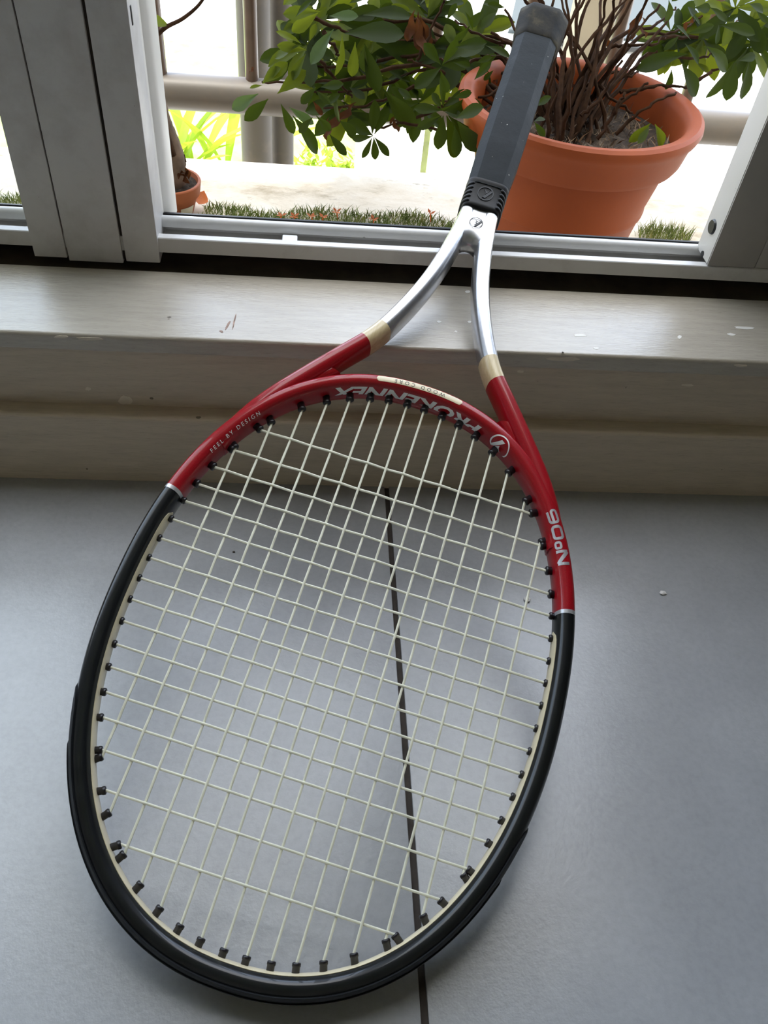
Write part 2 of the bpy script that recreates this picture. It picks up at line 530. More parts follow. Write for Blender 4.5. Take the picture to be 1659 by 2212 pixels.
HA, HB, HX, HZ = 0.1182, 0.1612, 0.0054, 0.0100
dense = [sup(HA, HB, 2 * math.pi * k / 4000) for k in range(4000)]
cum = [0.0]
for i in range(4000):
    cum.append(cum[-1] + (dense[(i + 1) % 4000] - dense[i]).length)
HL = cum[-1]
def hoop(s):
    """arc length from (+u axis), counter-clockwise: point, outward normal"""
    s = s % HL
    lo, hi = 0, 4000
    while hi - lo > 1:
        m_ = (lo + hi) // 2
        if cum[m_] <= s: lo = m_
        else: hi = m_
    f = (s - cum[lo]) / (cum[lo + 1] - cum[lo])
    p = dense[lo].lerp(dense[(lo + 1) % 4000], f)
    t = (dense[(lo + 12) % 4000] - dense[(lo - 11) % 4000]).normalized()
    return p, Vector((t.y, -t.x, 0))
def s_at(u, v):
    best = min(range(4000), key=lambda i: (dense[i].x - u) ** 2 + (dense[i].y - v) ** 2)
    return cum[best]
NSEC = 2.5
def sec(phi, hx=HX, hz=HZ):
    c, s = math.cos(phi), math.sin(phi)
    return hx * math.copysign(abs(c) ** (2 / NSEC), c), hz * math.copysign(abs(s) ** (2 / NSEC), s)
SECN = 28
W_ = Vector((0, 0, 1))
def hoop_ring(s, grow=0.0, phis=None):
    p, n = hoop(s)
    out = []
    for ph in (phis or [2 * math.pi * k / SECN for k in range(SECN)]):
        x, z = sec(ph, HX + grow, HZ + grow)
        out.append(p + n * x + W_ * z)
    return out
def hoop_part(name, s0, s1, mat, grow=0.0, step=0.0022):
    n = max(2, int((s1 - s0) / step))
    V, Fc = sweep([hoop_ring(s0 + (s1 - s0) * k / n, grow) for k in range(n + 1)])
    return mesh_obj(name, V, Fc, mat, racket, True, 50)
S_R = s_at(0.1108, 0.0512)       # black/red seam on one side
S_L = s_at(-0.1108, 0.0512)
RW = 0.0011
hoop_part('upper_hoop', S_R + RW, S_L - RW, M['red'])
hoop_part('lower_hoop', S_L + RW, HL + S_R - RW, M['black'])
for s in (S_R, S_L):
    tag(hoop_part('seam_ring', s - RW, s + RW, M['print_silver'], 0.00008, 0.0008), 'thin silver ring between red and black')

def hoop_band(name, s0, s1, ph0, ph1, mat, g0, g1, taper=0.0, step=0.003, nph=8):
    """strip laid on the hoop between two section angles, with thickness"""
    n = max(2, int((s1 - s0) / step))
    rings = []
    for k in range(n + 1):
        s = s0 + (s1 - s0) * k / n
        d = min(s - s0, s1 - s)
        w = 1.0
        if taper and d < taper: w = max(0.05, math.sqrt(max(0.0, 1 - (1 - d / taper) ** 2)))
        pm, hw = (ph0 + ph1) / 2, (ph1 - ph0) / 2 * w
        phis = [math.radians(pm - hw + 2 * hw * i / nph) for i in range(nph + 1)]
        rings.append(hoop_ring(s, g1, phis) + hoop_ring(s, g0, phis)[::-1])
    V, Fc = sweep(rings)
    return mesh_obj(name, V, Fc, mat, racket, True, 50)
s0 = s_at(-0.1128, 0.0415); s1 = HL + s_at(0.1128, 0.0415)
tag(hoop_band('inlay_strip', s0, s1, 148, 212, M['cream'], -0.0006, 0.00025, 0.010), 'cream inlay running round the inside of the black hoop')
s0 = s_at(-0.1085, -0.0590); s1 = s_at(0.1085, -0.0590)
tag(hoop_band('bumper_guard', s0, s1, -62, 62, M['bumper'], -0.0005, 0.0009, 0.016), 'matt black guard round the tip')
hoop_band('bumper_ridge', s_at(-0.104, -0.085), s_at(0.104, -0.085), -30, 30, M['bumper'], 0.0004, 0.0015, 0.010)

# throat arms
def arm_path(sg):
    P = [(0.1010, 0.0880), (0.0950, 0.1055), (0.0832, 0.1280), (0.0675, 0.1515), (0.0535, 0.1712), (0.0405, 0.1895), (0.0322, 0.2055), (0.0232, 0.2290), (0.0163, 0.2530), (0.0113, 0.2800), (0.0082, 0.3050), (0.0070, 0.3260)]
    return catmull([(sg * u, v, 0) for u, v in P], 10)
def arm_part(name, pts, i0, i1, mat, hx=0.0059, hz=0.0097, grow=0.0):
    rings = []
    for i in range(i0, i1 + 1):
        t = (pts[min(i + 1, len(pts) - 1)] - pts[max(i - 1, 0)]).normalized()
        n = Vector((t.y, -t.x, 0))
        tp = min(1.0, 0.80 + 0.20 * i / 16)
        rings.append([pts[i] + n * sec(2 * math.pi * j / SECN, (hx + grow) * tp, (hz + grow) * tp)[0] + W_ * sec(2 * math.pi * j / SECN, (hx + grow) * tp, (hz + grow) * tp)[1] for j in range(SECN)])
    V, Fc = sweep(rings)
    return mesh_obj(name, V, Fc, mat, racket, True, 50)
for sg in (-1, 1):
    pts = arm_path(sg)
    i_red = min(range(len(pts)), key=lambda i: abs(pts[i].y - 0.1865))
    i_sil = min(range(len(pts)), key=lambda i: abs(pts[i].y - 0.2010))
    arm_part('throat_arm', pts, 0, i_red, M['red'])
    tag(arm_part('veneer_band', pts, i_red, i_sil, M['veneer']), 'pale wood band on the throat arm')
    tag(arm_part('silver_arm', pts, i_sil, len(pts) - 1, M['silver']), 'silver upper throat arm')
    # fillet in the fork between arm and hoop
    fil = catmull([(sg * 0.0790, 0.1335, 0), (sg * 0.0700, 0.1430, 0), (sg * 0.0620, 0.1520, 0), (sg * 0.0555, 0.1590, 0)], 5)
    V, Fc = sweep([[p + q * r for q in (Vector((math.cos(2 * math.pi * j / 16), math.sin(2 * math.pi * j / 16) * 0.0, math.sin(2 * math.pi * j / 16))) for j in range(16)) for r in (0.0058,)] for p in fil])
    mesh_obj('fork_fillet', V, Fc, M['red'], racket, True, 60)

# throat plate between the arms (with the concave crotch)
bm = bmesh.new()
N = 12
low = []
for k in range(N + 1):
    u = -0.0105 + 0.021 * k / N
    low.append((u, 0.2860 - 0.0100 * (u / 0.0105) ** 2))
NV = 8
grid = {}
for k, (u, v0) in enumerate(low):
    for j in range(NV + 1):
        v = v0 + (0.330 - v0) * j / NV
        q = 1 - min(1, (v - v0) / 0.010)
        hz = 0.0090 - 0.0045 * q * q
        hz -= 0.0007 * max(0, 1 - abs(u) / 0.007) * min(1, (v - v0) / 0.01) * max(0.0, min(1.0, (0.319 - v) / 0.01))
        for s in (1, -1):
            grid[k, j, s] = bm.verts.new((u, v, s * hz))
for k in range(N):
    for j in range(NV):
        bm.faces.new([grid[a] for a in ((k, j, 1), (k + 1, j, 1), (k + 1, j + 1, 1), (k, j + 1, 1))])
        bm.faces.new([grid[a] for a in ((k, j, -1), (k, j + 1, -1), (k + 1, j + 1, -1), (k + 1, j, -1))])
    bm.faces.new([grid[a] for a in ((k, 0, 1), (k, 0, -1), (k + 1, 0, -1), (k + 1, 0, 1))])
bm_obj('throat_plate', bm, M['silver'], racket, angle=60)

# handle: grip, collar with ribs, butt cap
def oct_ring(v, hw, hz, ch=0.42, r=0.0):
    """octagonal handle section, chamfered corners"""
    cx, cz = hw * (1 - ch), hz * (1 - ch)
    pts = [(hw, -cz), (hw, cz), (cx, hz), (-cx, hz), (-hw, cz), (-hw, -cz), (-cx, -hz), (cx, -hz)]
    out = []
    for i in range(8):
        a, b = pts[i], pts[(i + 1) % 8]
        for f in (0.06, 0.5, 0.94):
            out.append(Vector((a[0] + (b[0] - a[0]) * f, v, a[1] + (b[1] - a[1]) * f)))
    return out
rings = []
for k in range(41):
    v = 0.3335 + (0.5005 - 0.3335) * k / 40
    f = (v - 0.3335) / 0.167
    hw = 0.0143 + 0.0016 * min(1, f * 4) + 0.0004 * f
    hz = 0.0126 + 0.0016 * min(1, f * 4) + 0.0003 * f
    w = 0.00007 * math.sin(k * 0.9) + 0.00008 * math.sin(k * 0.31 + 1)
    rings.append(oct_ring(v, hw + w, hz + w, 0.40))
V, Fc = sweep(rings)
tag(mesh_obj('grip', V, Fc, M['grip'], racket, True, 28), 'worn dark grey leather grip')
rings = [oct_ring(v, hw, hz, 0.42) for v, hw, hz in ((0.4965, 0.0166, 0.0146), (0.4975, 0.0172, 0.0152), (0.503, 0.0175, 0.0155), (0.513, 0.0184, 0.0166), (0.522, 0.0196, 0.0178), (0.5275, 0.0196, 0.0178), (0.5300, 0.0186, 0.0168), (0.5310, 0.0150, 0.0135))]
V, Fc = sweep(rings)
tag(mesh_obj('butt_cap', V, Fc, M['cap'], racket, True, 40), 'scuffed black butt cap with worn tape')
def rrect(hw, hz, v, n=40, e=4.5):
    out = []
    for k in range(n):
        a = 2 * math.pi * k / n
        c, s = math.cos(a), math.sin(a)
        out.append(Vector((hw * math.copysign(abs(c) ** (2 / e), c), v, hz * math.copysign(abs(s) ** (2 / e), s))))
    return out
rings = [rrect(*a) for a in ((0.0128, 0.0112, 0.3135), (0.0134, 0.0118, 0.3142), (0.0136, 0.0120, 0.3160), (0.0136, 0.0120, 0.3330), (0.0150, 0.0133, 0.3350), (0.0150, 0.0133, 0.3372), (0.0140, 0.0125, 0.3380))]
V, Fc = sweep(rings)
collar = mesh_obj('collar', V, Fc, M['rubber'], racket, True, 40)
tag(collar, 'ribbed black rubber collar with embossed emblem')
for k in range(5):
    v = 0.3163 + 0.0041 * k
    for sg in (1, -1):
        pts = []
        for j in range(25):
            a = math.radians(-66 + 132 * j / 24)
            e = 4.5
            c, s = math.cos(a), math.sin(a)
            pts.append(Vector((sg * 0.0136 * abs(c) ** (2 / e), v, 0.0120 * math.copysign(abs(s) ** (2 / e), s))))
        tube('collar_rib', pts, [0.0003] + [0.00125] * 23 + [0.0003], M['rubber'], collar, 8)

# strings (woven) and grommets
US = [0.00538, 0.01678, 0.02778, 0.03924, 0.05156, 0.06403, 0.07790, 0.09206]
US = [-u for u in US[::-1]] + US
VSTR = [0.1068, 0.0890, 0.0751, 0.0620, 0.0498, 0.0372, 0.0246, 0.0123, 0.0, -0.0124, -0.0247, -0.0371, -0.0489, -0.0613, -0.0733, -0.0878, -0.1045, -0.1247]
EA, EB = 0.1112, 0.1520
NE = 2.13
def v_end(u): return EB * (1 - abs(u / EA) ** NE) ** (1 / NE)
def u_end(v): return EA * (1 - abs(v / EB) ** NE) ** (1 / NE)
SR, AMP = 0.00074, 0.00034
grom_at = []
for i, u in enumerate(US):
    e = v_end(u)
    kn = [(-e - 0.0010, 0), (-e, 0)] + [(v, (1 if (i + j) % 2 else -1) * AMP) for j, v in reversed(list(enumerate(VSTR))) if abs(v) < e - 0.002] + [(e, 0), (e + 0.0010, 0)]
    pts = []
    for a, b in zip(kn, kn[1:]):
        for q in range(4):
            f = q / 4; g = (1 - math.cos(math.pi * f)) / 2
            pts.append((u, a[0] + (b[0] - a[0]) * f, a[1] + (b[1] - a[1]) * g))
    pts.append((u, kn[-1][0], 0))
    tube('main_string', pts, SR, M['string'], racket, 6)
    grom_at += [(u, e, 'm'), (u, -e, 'm')]
for j, v in enumerate(VSTR):
    e = u_end(v)
    kn = [(-e - 0.0010, 0), (-e, 0)] + [(u, (-1 if (i + j) % 2 else 1) * AMP) for i, u in enumerate(US) if abs(u) < e - 0.002] + [(e, 0), (e + 0.0010, 0)]
    pts = []
    for a, b in zip(kn, kn[1:]):
        for q in range(4):
            f = q / 4; g = (1 - math.cos(math.pi * f)) / 2
            pts.append((a[0] + (b[0] - a[0]) * f, v, a[1] + (b[1] - a[1]) * g))
    pts.append((kn[-1][0], v, 0))
    tube('cross_string', pts, SR, M['string'], racket, 6)
    grom_at += [(e, v, 'c'), (-e, v, 'c')]
for (u, v, k) in grom_at:
    p, n = hoop(s_at(u * 1.09, v * 1.07))
    d = Vector((0, math.copysign(1, v), 0)) if k == 'm' else Vector((math.copysign(1, u), 0, 0))
    ax = (d * 0.25 + n * 0.75).normalized()
    tip = Vector((u, v, 0)) - ax * 0.0002
    L = 0.0060
    top_ = v > 0.055
    r = 0.0026 if top_ else 0.0021
    pts = [tip, tip + ax * 0.0004, tip + ax * 0.0016, tip + ax * 0.0018, tip + ax * L]
    tube('grommet', pts, [r * 0.85, r, r * 1.0, r * 0.88, r * 0.9], M['grommet'], racket, 10)

# lettering laid on the hoop surface
def text_mesh(body, size, spacing=1.0, offset=0.0, shear=0.0, wide=1.0):
    cu = bpy.data.curves.new('lettering', 'FONT')
    cu.body = body; cu.size = size; cu.space_character = spacing; cu.offset = offset; cu.shear = shear
    cu.resolution_u = 3
    ob = bpy.data.objects.new('lettering', cu)
    COL.objects.link(ob)
    dg = bpy.context.evaluated_depsgraph_get()
    me = bpy.data.meshes.new_from_object(ob.evaluated_get(dg))
    bpy.data.objects.remove(ob); bpy.data.curves.remove(cu)
    bm = bmesh.new()
    bm.from_mesh(me); bpy.data.meshes.remove(me)
    for v in bm.verts: v.co.x *= wide
    return bm
def refine(bm, lim):
    bmesh.ops.remove_doubles(bm, verts=bm.verts, dist=1e-7)
    bmesh.ops.triangulate(bm, faces=bm.faces)
    for _ in range(5):
        es = [e for e in bm.edges if e.calc_length() > lim]
        if not es: break
        bmesh.ops.subdivide_edges(bm, edges=es, cuts=1)
        bmesh.ops.triangulate(bm, faces=bm.faces)
# arc length along the section, to lay text without stretching
_ph = [math.radians(a) for a in range(0, 181)]
_sec = [Vector((*sec(p), 0)) for p in _ph]
_cum = [0.0]
for i in range(180): _cum.append(_cum[-1] + (_sec[i + 1] - _sec[i]).length)
def phi_at(d):
    d = max(0, min(_cum[-1] - 1e-6, d))
    for i in range(180):
        if _cum[i + 1] >= d:
            return _ph[i] + (d - _cum[i]) / (_cum[i + 1] - _cum[i]) * (_ph[i + 1] - _ph[i])
    return math.pi
def lay(name, bm, s_mid, phi_mid, sdir, tdir, mat, off=0.00010, label=None):
    """text x runs along the hoop (sdir), text y runs round the section (tdir: +1 = from outside to inside)"""
    xs = [v.co.x for v in bm.verts]; ys = [v.co.y for v in bm.verts]
    cx, cy = (min(xs) + max(xs)) / 2, (min(ys) + max(ys)) / 2
    refine(bm, 0.0009)
    d0 = _cum[int(phi_mid)]
    for v in bm.verts:
        s = s_mid + sdir * (v.co.x - cx)
        ph = phi_at(d0 + tdir * (v.co.y - cy))
        p, n = hoop(s)
        x, z = sec(ph, HX + off, HZ + off)
        v.co = p + n * x + W_ * z
    o = bm_obj(name, bm, mat, racket, False)
    if label: tag(o, label)
    return o
def logo_bm(r, ring=True, n=40):
    bm = bmesh.new()
    if ring:
        for k in range(n):
            a, b = 2 * math.pi * k / n, 2 * math.pi * (k + 1) / n
            wi = lambda t: 0.90 - 0.05 * (1 + math.cos(t - 0.9)) / 2
            q = [bm.verts.new((r * c * math.cos(t), r * c * math.sin(t), 0)) for c, t in ((1, a), (1, b), (wi(b), b), (wi(a), a))]
            bm.faces.new(q)
    T = [(-0.30, 0.62), (0.10, 0.30), (0.42, 0.44), (-0.02, -0.10), (-0.06, 0.20)]
    Bq = [(0.52, 0.50), (0.86, 0.50), (0.10, -0.66), (-0.28, -0.62)]
    for poly in (T, Bq):
        bm.faces.new([bm.verts.new((x * r, y * r, 0)) for x, y in poly])
    return bm
def ribbon(bm, pts, w, closed=False):
    n = len(pts); L, R = [], []
    for i in range(n):
        a = pts[(i - 1) % n] if (closed or i > 0) else pts[i]
        b = pts[(i + 1) % n] if (closed or i < n - 1) else pts[i]
        t = Vector((b[0] - a[0], b[1] - a[1])).normalized()
        nn = Vector((-t.y, t.x)) * w / 2
        L.append(bm.verts.new((pts[i][0] + nn.x, pts[i][1] + nn.y, 0))); R.append(bm.verts.new((pts[i][0] - nn.x, pts[i][1] - nn.y, 0)))
    for i in range(n if closed else n - 1):
        j = (i + 1) % n
        bm.faces.new((R[i], R[j], L[j], L[i]))
def rloop(x0, x1, y0, y1, r, n=4, a0=0, parts=4):
    out = []
    for q, (cx, cy) in enumerate(((x1 - r, y1 - r), (x0 + r, y1 - r), (x0 + r, y0 + r), (x1 - r, y0 + r))):
        for k in range(n + 1):
            a = math.pi / 2 * (q + k / n)
            out.append((cx + r * math.cos(a), cy + r * math.sin(a)))
    return out
def number_bm(h):
    bm = bmesh.new()
    w = 0.24
    # N
    ribbon(bm, [(0.13, 0), (0.13, 1)], w); ribbon(bm, [(1.17, 0), (1.17, 1)], w); ribbon(bm, [(0.16, 0.98), (1.14, 0.02)], 0.30)
    ribbon(bm, rloop(1.46, 1.96, 0.46, 0.94, 0.16), 0.20, True)
    ribbon(bm, rloop(2.30, 3.34, 0.12, 0.88, 0.24), w, True)
    ribbon(bm, [(4.74, 0.88)] + [p for p in rloop(3.72, 4.78, 0.12, 0.88, 0.24)][5:15] + [p for p in rloop(3.72, 4.78, 0.12, 0.54, 0.18)][15:20] + [p for p in rloop(3.72, 4.78, 0.12, 0.54, 0.18)][0:5] + [(3.78, 0.54)], 0.22)
    for v in bm.verts: v.co *= h; v.co.x *= 1.06
    return bm
S_TOP = s_at(0, HB)
# veneer plaque on the bridge with its lettering, upside down to the viewer
tag(hoop_band('plaque', S_TOP - 0.0262, S_TOP + 0.0276, 70, 101, M['cream'], -0.0004, 0.00016, 0.002, 0.0008, 6), 'cream plaque on the bridge')
lay('lettering', text_mesh('WOOD CORE', 0.0034, 1.75), S_TOP + 0.0008, 89, 1, 1, M['print_black'], 0.00026, 'small black lettering on the cream plaque')
lay('lettering', text_mesh('PROKENNEX', 0.0120, 0.98, 0.00042, 0.28, 1.40), S_TOP + 0.0062, 170, 1, 1, M['print_white'], 0.00010, 'large white slanted lettering inside the bridge')
lay('emblem', logo_bm(0.0076), s_at(0.0555, 0.1425), 158, 1, 1, M['print_white'], 0.00010, 'white round emblem inside the bridge')
lay('lettering', number_bm(0.0066), s_at(0.1030, 0.0945), 97, 1, 1, M['print_silver'], 0.00012, 'silver model number on the red hoop')
lay('lettering', text_mesh('FEEL BY DESIGN', 0.0036, 1.55), s_at(-0.0935, 0.0965), 128, -1, -1, M['print_white'], 0.00030, 'tiny white lettering on the red hoop')
# emblem on the throat plate and on the collar
bm = logo_bm(0.0046)
for v in bm.verts: v.co = Vector((v.co.x, v.co.y * 1.0 + 0.3010, 0.00912))
tag(bm_obj('emblem', bm, M['print_black'], racket, False), 'small black round emblem on the silver throat')
bm = logo_bm(0.0056)
for v in bm.verts: v.co = Vector((v.co.x, v.co.y * 1.15 + 0.3252, 0.01206))
g_ = bmesh.ops.extrude_face_region(bm, geom=list(bm.faces))
bmesh.ops.translate(bm, verts=[e for e in g_['geom'] if isinstance(e, bmesh.types.BMVert)], vec=(0, 0, 0.00045))
tag(bm_obj('emblem', bm, M['rubber'], collar, False), 'embossed round emblem on the collar')

# ------------------------------------------------------------------ outside: ledge, turf, railing, pipes
ZO, YE = -0.040, 1.044
led = box('ground_ledge', -2.2, 2.6, 0.586, YE, -0.20, ZO - 0.002, M['concrete'], None, 0.004)
tag(led, 'pale stained concrete ledge outside the window', kind='structure')
ap = box('wall_outer', -2.2, 2.6, 0.5865, 0.600, ZO - 0.0018, 0.1000, M['wall']); tag(ap, 'outer wall below the window', kind='structure')
gr = box('ground', -14, 16, YE + 0.02, 30, -1.60, -1.50, M['pave']); tag(gr, 'pale sunlit paving below the ledge', kind='structure')
lw = box('ground_lawn', -7, 0.75, 2.2, 6.0, -1.50, -1.47, M['lawn'], None, 0.005); tag(lw, 'sunlit lawn beyond the ledge', kind='structure')
wbb = box('ground_wall', -2.2, 2.6, YE - 0.10, YE - 0.004, -1.50, -0.20, M['concrete']); tag(wbb, 'retaining wall carrying the ledge', kind='structure')

def mat_grass():
    t = NT('artificial_turf')
    f = t.noise(t.coords(), 90, 3, 0.6)
    t.set(t.ramp(f, [(0.30, (0.10, 0.14, 0.04)), (0.55, (0.21, 0.25, 0.07)), (0.75, (0.38, 0.33, 0.14))]), 0.7, spec=0.1)
    return t.m
M['turf'] = mat_grass()
rnd = random.Random(3)
V, Fc = [], []
def blade(x, y, z, h, w, a, lean):
    k = len(V)
    dx, dy = math.cos(a) * w / 2, math.sin(a) * w / 2
    lx, ly = lean
    V.extend([(x - dx, y - dy, z), (x + dx, y + dy, z), (x + dx * 0.7 + lx * 0.4, y + dy * 0.7 + ly * 0.4, z + h * 0.6), (x - dx * 0.7 + lx * 0.4, y - dy * 0.7 + ly * 0.4, z + h * 0.6), (x + lx, y + ly, z + h)])
    Fc.extend([(k, k + 1, k + 2, k + 3), (k + 3, k + 2, k + 4)])
def turf_edge(x):
    return 0.918 + 0.005 * math.sin(x * 21) + 0.006 * math.sin(x * 57 + 1)
for _ in range(12000):
    x = rnd.uniform(-0.42, 0.20); y = rnd.uniform(0.80, turf_edge(x))
    if (x - 0.248) ** 2 + (y - 0.792) ** 2 < 0.088 ** 2 or (x + 0.150) ** 2 + (y - 0.905) ** 2 < 0.026 ** 2: continue
    blade(x, y, ZO - 0.003, rnd.uniform(0.006, 0.013), rnd.uniform(0.0010, 0.0018), rnd.uniform(0, 3.14), (rnd.uniform(-0.008, 0.010), rnd.uniform(-0.005, 0.005)))
for cx, cy, rx, n in ((0.425, 0.905, 0.035, 420), (0.515, 0.915, 0.018, 200)):
    for _ in range(n):
        a = rnd.uniform(0, 6.28); r = math.sqrt(rnd.random())
        blade(cx + rx * r * math.cos(a), cy + 0.02 * r * math.sin(a), ZO - 0.003, rnd.uniform(0.008, 0.020), 0.0012, rnd.uniform(0, 3.14), (rnd.uniform(-0.009, 0.009), rnd.uniform(-0.005, 0.005)))
tf = mesh_obj('artificial_turf', V, Fc, M['turf'], None, False)
tag(tf, 'short green artificial turf along the outside of the window track', 'turf', kind='stuff')

M['rail_metal'] = mat_alu('railing_metal', (0.105, 0.088, 0.07), 0.45, 0.5)
M['bar_metal'] = simple('brown_bar_paint', (0.09, 0.055, 0.035), 0.35, var=0.2, scale=40)
railing = empty('balcony_railing', (0, 1.055, ZO))
tag(railing, 'brown metal balcony railing of thin upright bars on a thick bottom tube', 'railing')
def rel(o, root):
    o.parent = root
    o.matrix_parent_inverse = Matrix.Translation(-Vector(root.location))
    return o
rel(tube('bottom_tube', [(-2.0, 1.055, 0.030), (2.4, 1.055, 0.036)], 0.0205, M['rail_metal'], None, 24), railing)
rel(tube('top_rail', [(-2.0, 1.055, 0.90), (2.4, 1.055, 0.90)], 0.0205, M['rail_metal'], None, 24), railing)
bx0 = at_y(346, 150, 1.055).x
for k in range(-8, 16):
    x = bx0 + k * 0.1075
    rel(tube('bar', [(x, 1.055, 0.045), (x, 1.055, 0.885)], 0.0078, M['bar_metal'], None, 12), railing)
for x in (-1.3, 0.95, 1.9):
    rel(tube('post', [(x, 1.030, ZO - 0.002), (x, 1.030, 0.90)], 0.018, M['rail_metal'], None, 16), railing)

M['pipe'] = mat_alu('grey_pipe', (0.062, 0.051, 0.040), 0.6, 0.4)
a_ = at_y(553, 250, 1.22); b_ = at_y(607, 250, 1.27)
p1 = tube('drain_pipe', [(a_.x, 1.22, -1.5), (a_.x, 1.22, 1.6)], 0.0225, M['pipe'], None, 24)
tag(p1, 'thick grey upright pipe behind the railing, the nearer of two', 'pipe', 'grey pipes behind the railing')
p2 = tube('drain_pipe', [(b_.x, 1.27, -1.5), (b_.x, 1.27, 1.6)], 0.0190, M['pipe'], None, 24)
tag(p2, 'thinner grey upright pipe half hidden by the nearer pipe', 'pipe', 'grey pipes behind the railing')
M['beige'] = simple('beige_post_paint', (0.26, 0.22, 0.16), 0.6, var=0.08, scale=12)
q_ = at_y(1285, 60, 1.6)
gp = box('gate_post', q_.x - 0.040, q_.x + 0.040, 1.56, 1.64, -1.5, 1.2, M['beige'], None, 0.004)
tag(gp, 'beige upright post behind the stems of the potted shrub', 'post')
q_ = at_y(838, 320, 2.6)
wp = box('white_pillar', q_.x - 0.098, q_.x + 0.098, 2.5, 2.7, -1.5, 0.0, simple('white_render', (0.78, 0.77, 0.74), 0.9, var=0.03), None, 0.004)
tag(wp, 'white rendered pillar standing below the railing beside the lawn', 'pillar')
q_ = at_y(908, 320, 2.66)
gs = box('mossy_post', q_.x - 0.012, q_.x + 0.022, 2.62, 2.70, -1.5, -0.05, simple('mossy_stone', (0.28, 0.31, 0.12), 0.9, var=0.3, scale=14), None, 0.003)
tag(gs, 'narrow mossy green post touching the white pillar', 'post')

# ------------------------------------------------------------------ parked car (white, below the ledge)
M['car_paint'] = simple('white_car_paint', (0.80, 0.79, 0.76), 0.25, coat=0.8)
M['tyre'] = simple('tyre_rubber', (0.02, 0.02, 0.02), 0.8)
M['hub'] = simple('hub_metal', (0.6, 0.6, 0.6), 0.3, 0.8)
M['car_glass'] = simple('car_glass', (0.05, 0.07, 0.08), 0.05, spec=0.8)
M['car_black'] = simple('car_black_trim', (0.03, 0.03, 0.03), 0.4)
cx0 = at_z(975, 300, -0.9).x
CX, CY, CZ = cx0 + 0.80, 2.05, -1.5
car = empty('parked_car', (CX, CY, CZ))
tag(car, 'white parked car standing below the ledge behind the terracotta pot', 'car')
def loft_y(name, secs, mat, parent, n=28, e=4.0, angle=40):
    rings = []
    for (y, hw, z0, z1, tp) in secs:
        r = []
        for k in range(n):
            a = 2 * math.pi * k / n
            c, s = math.cos(a), math.sin(a)
            zz = (z0 + z1) / 2 + (z1 - z0) / 2 * math.copysign(abs(s) ** (2 / e), s)
            w = hw * (1 - tp * max(0, (zz - z0) / max(1e-6, z1 - z0)))
            r.append(Vector((w * math.copysign(abs(c) ** (2 / e), c), y, zz)))
        rings.append(r)
    V, Fc = sweep(rings)
    return mesh_obj(name, V, Fc, mat, parent, True, angle)
loft_y('body', [(0.0, 0.62, 0.35, 0.60, 0.05), (0.06, 0.78, 0.25, 0.72, 0.06), (0.25, 0.85, 0.22, 0.80, 0.08), (0.9, 0.88, 0.20, 0.90, 0.08), (1.2, 0.89, 0.20, 0.95, 0.06), (3.4, 0.89, 0.20, 0.98, 0.06), (4.0, 0.82, 0.28, 0.92, 0.08), (4.1, 0.70, 0.40, 0.80, 0.05)], M['car_paint'], car)
cab = loft_y('cabin', [(1.05, 0.80, 0.88, 0.93, 0.02), (1.75, 0.74, 0.88, 1.44, 0.20), (2.2, 0.73, 0.88, 1.50, 0.22), (3.3, 0.72, 0.88, 1.46, 0.22), (3.9, 0.72, 0.88, 0.95, 0.05)], M['car_paint'], car)
wsV = [(-0.66, 1.16, 1.00), (0.66, 1.16, 1.00), (0.52, 1.66, 1.40), (-0.52, 1.66, 1.40)]
wsV = wsV + [(x, y - 0.012, z + 0.016) for x, y, z in wsV]
mesh_obj('windscreen', wsV, [(3, 2, 1, 0), (4, 5, 6, 7), (0, 1, 5, 4), (1, 2, 6, 5), (2, 3, 7, 6), (3, 0, 4, 7)], M['car_glass'], car, False)
for sg in (-1, 1):
    for y in (0.78, 3.25):
        w = empty('wheel', (sg * 0.86, y, 0.31), car)
        bm = bmesh.new()
        for prof in ([(0.19, -0.09), (0.29, -0.10), (0.31, -0.06), (0.31, 0.06), (0.29, 0.10), (0.19, 0.09)],):
            for k in range(32):
                a, b = 2 * math.pi * k / 32, 2 * math.pi * (k + 1) / 32
                for (r0, x0), (r1, x1) in zip(prof, prof[1:] + prof[:1]):
                    bm.faces.new([bm.verts.new((x, r * math.cos(t), r * math.sin(t))) for r, x, t in ((r0, x0, a), (r0, x0, b), (r1, x1, b), (r1, x1, a))])
        bmesh.ops.remove_doubles(bm, verts=bm.verts, dist=1e-5)
        bm_obj('tyre', bm, M['tyre'], w)
        bm = bmesh.new()
        bmesh.ops.create_cone(bm, cap_ends=True, segments=32, radius1=0.192, radius2=0.17, depth=0.15)
        bmesh.ops.rotate(bm, verts=bm.verts, matrix=Matrix.Rotation(sg * math.pi / 2, 3, 'Y'))
        bm_obj('hub_cap', bm, M['hub'], w)
    m = loft_y('mirror', [(1.30, 0.06, 0.98, 1.06, 0), (1.34, 0.11, 0.95, 1.11, 0), (1.42, 0.11, 0.95, 1.11, 0)], M['car_black'], car, 16)
    m.location.x = sg * 0.98
    loft_y('headlamp', [(0.01, 0.10, 0.55, 0.66, 0), (0.12, 0.16, 0.56, 0.72, 0)], M['car_glass'], car, 16).location.x = sg * 0.60
box('wiper', -0.5, 0.02, 1.11, 1.125, 0.985, 1.000, M['car_black'], car)
box('grille', -0.40, 0.40, -0.012, 0.04, 0.40, 0.52, M['car_black'], car)

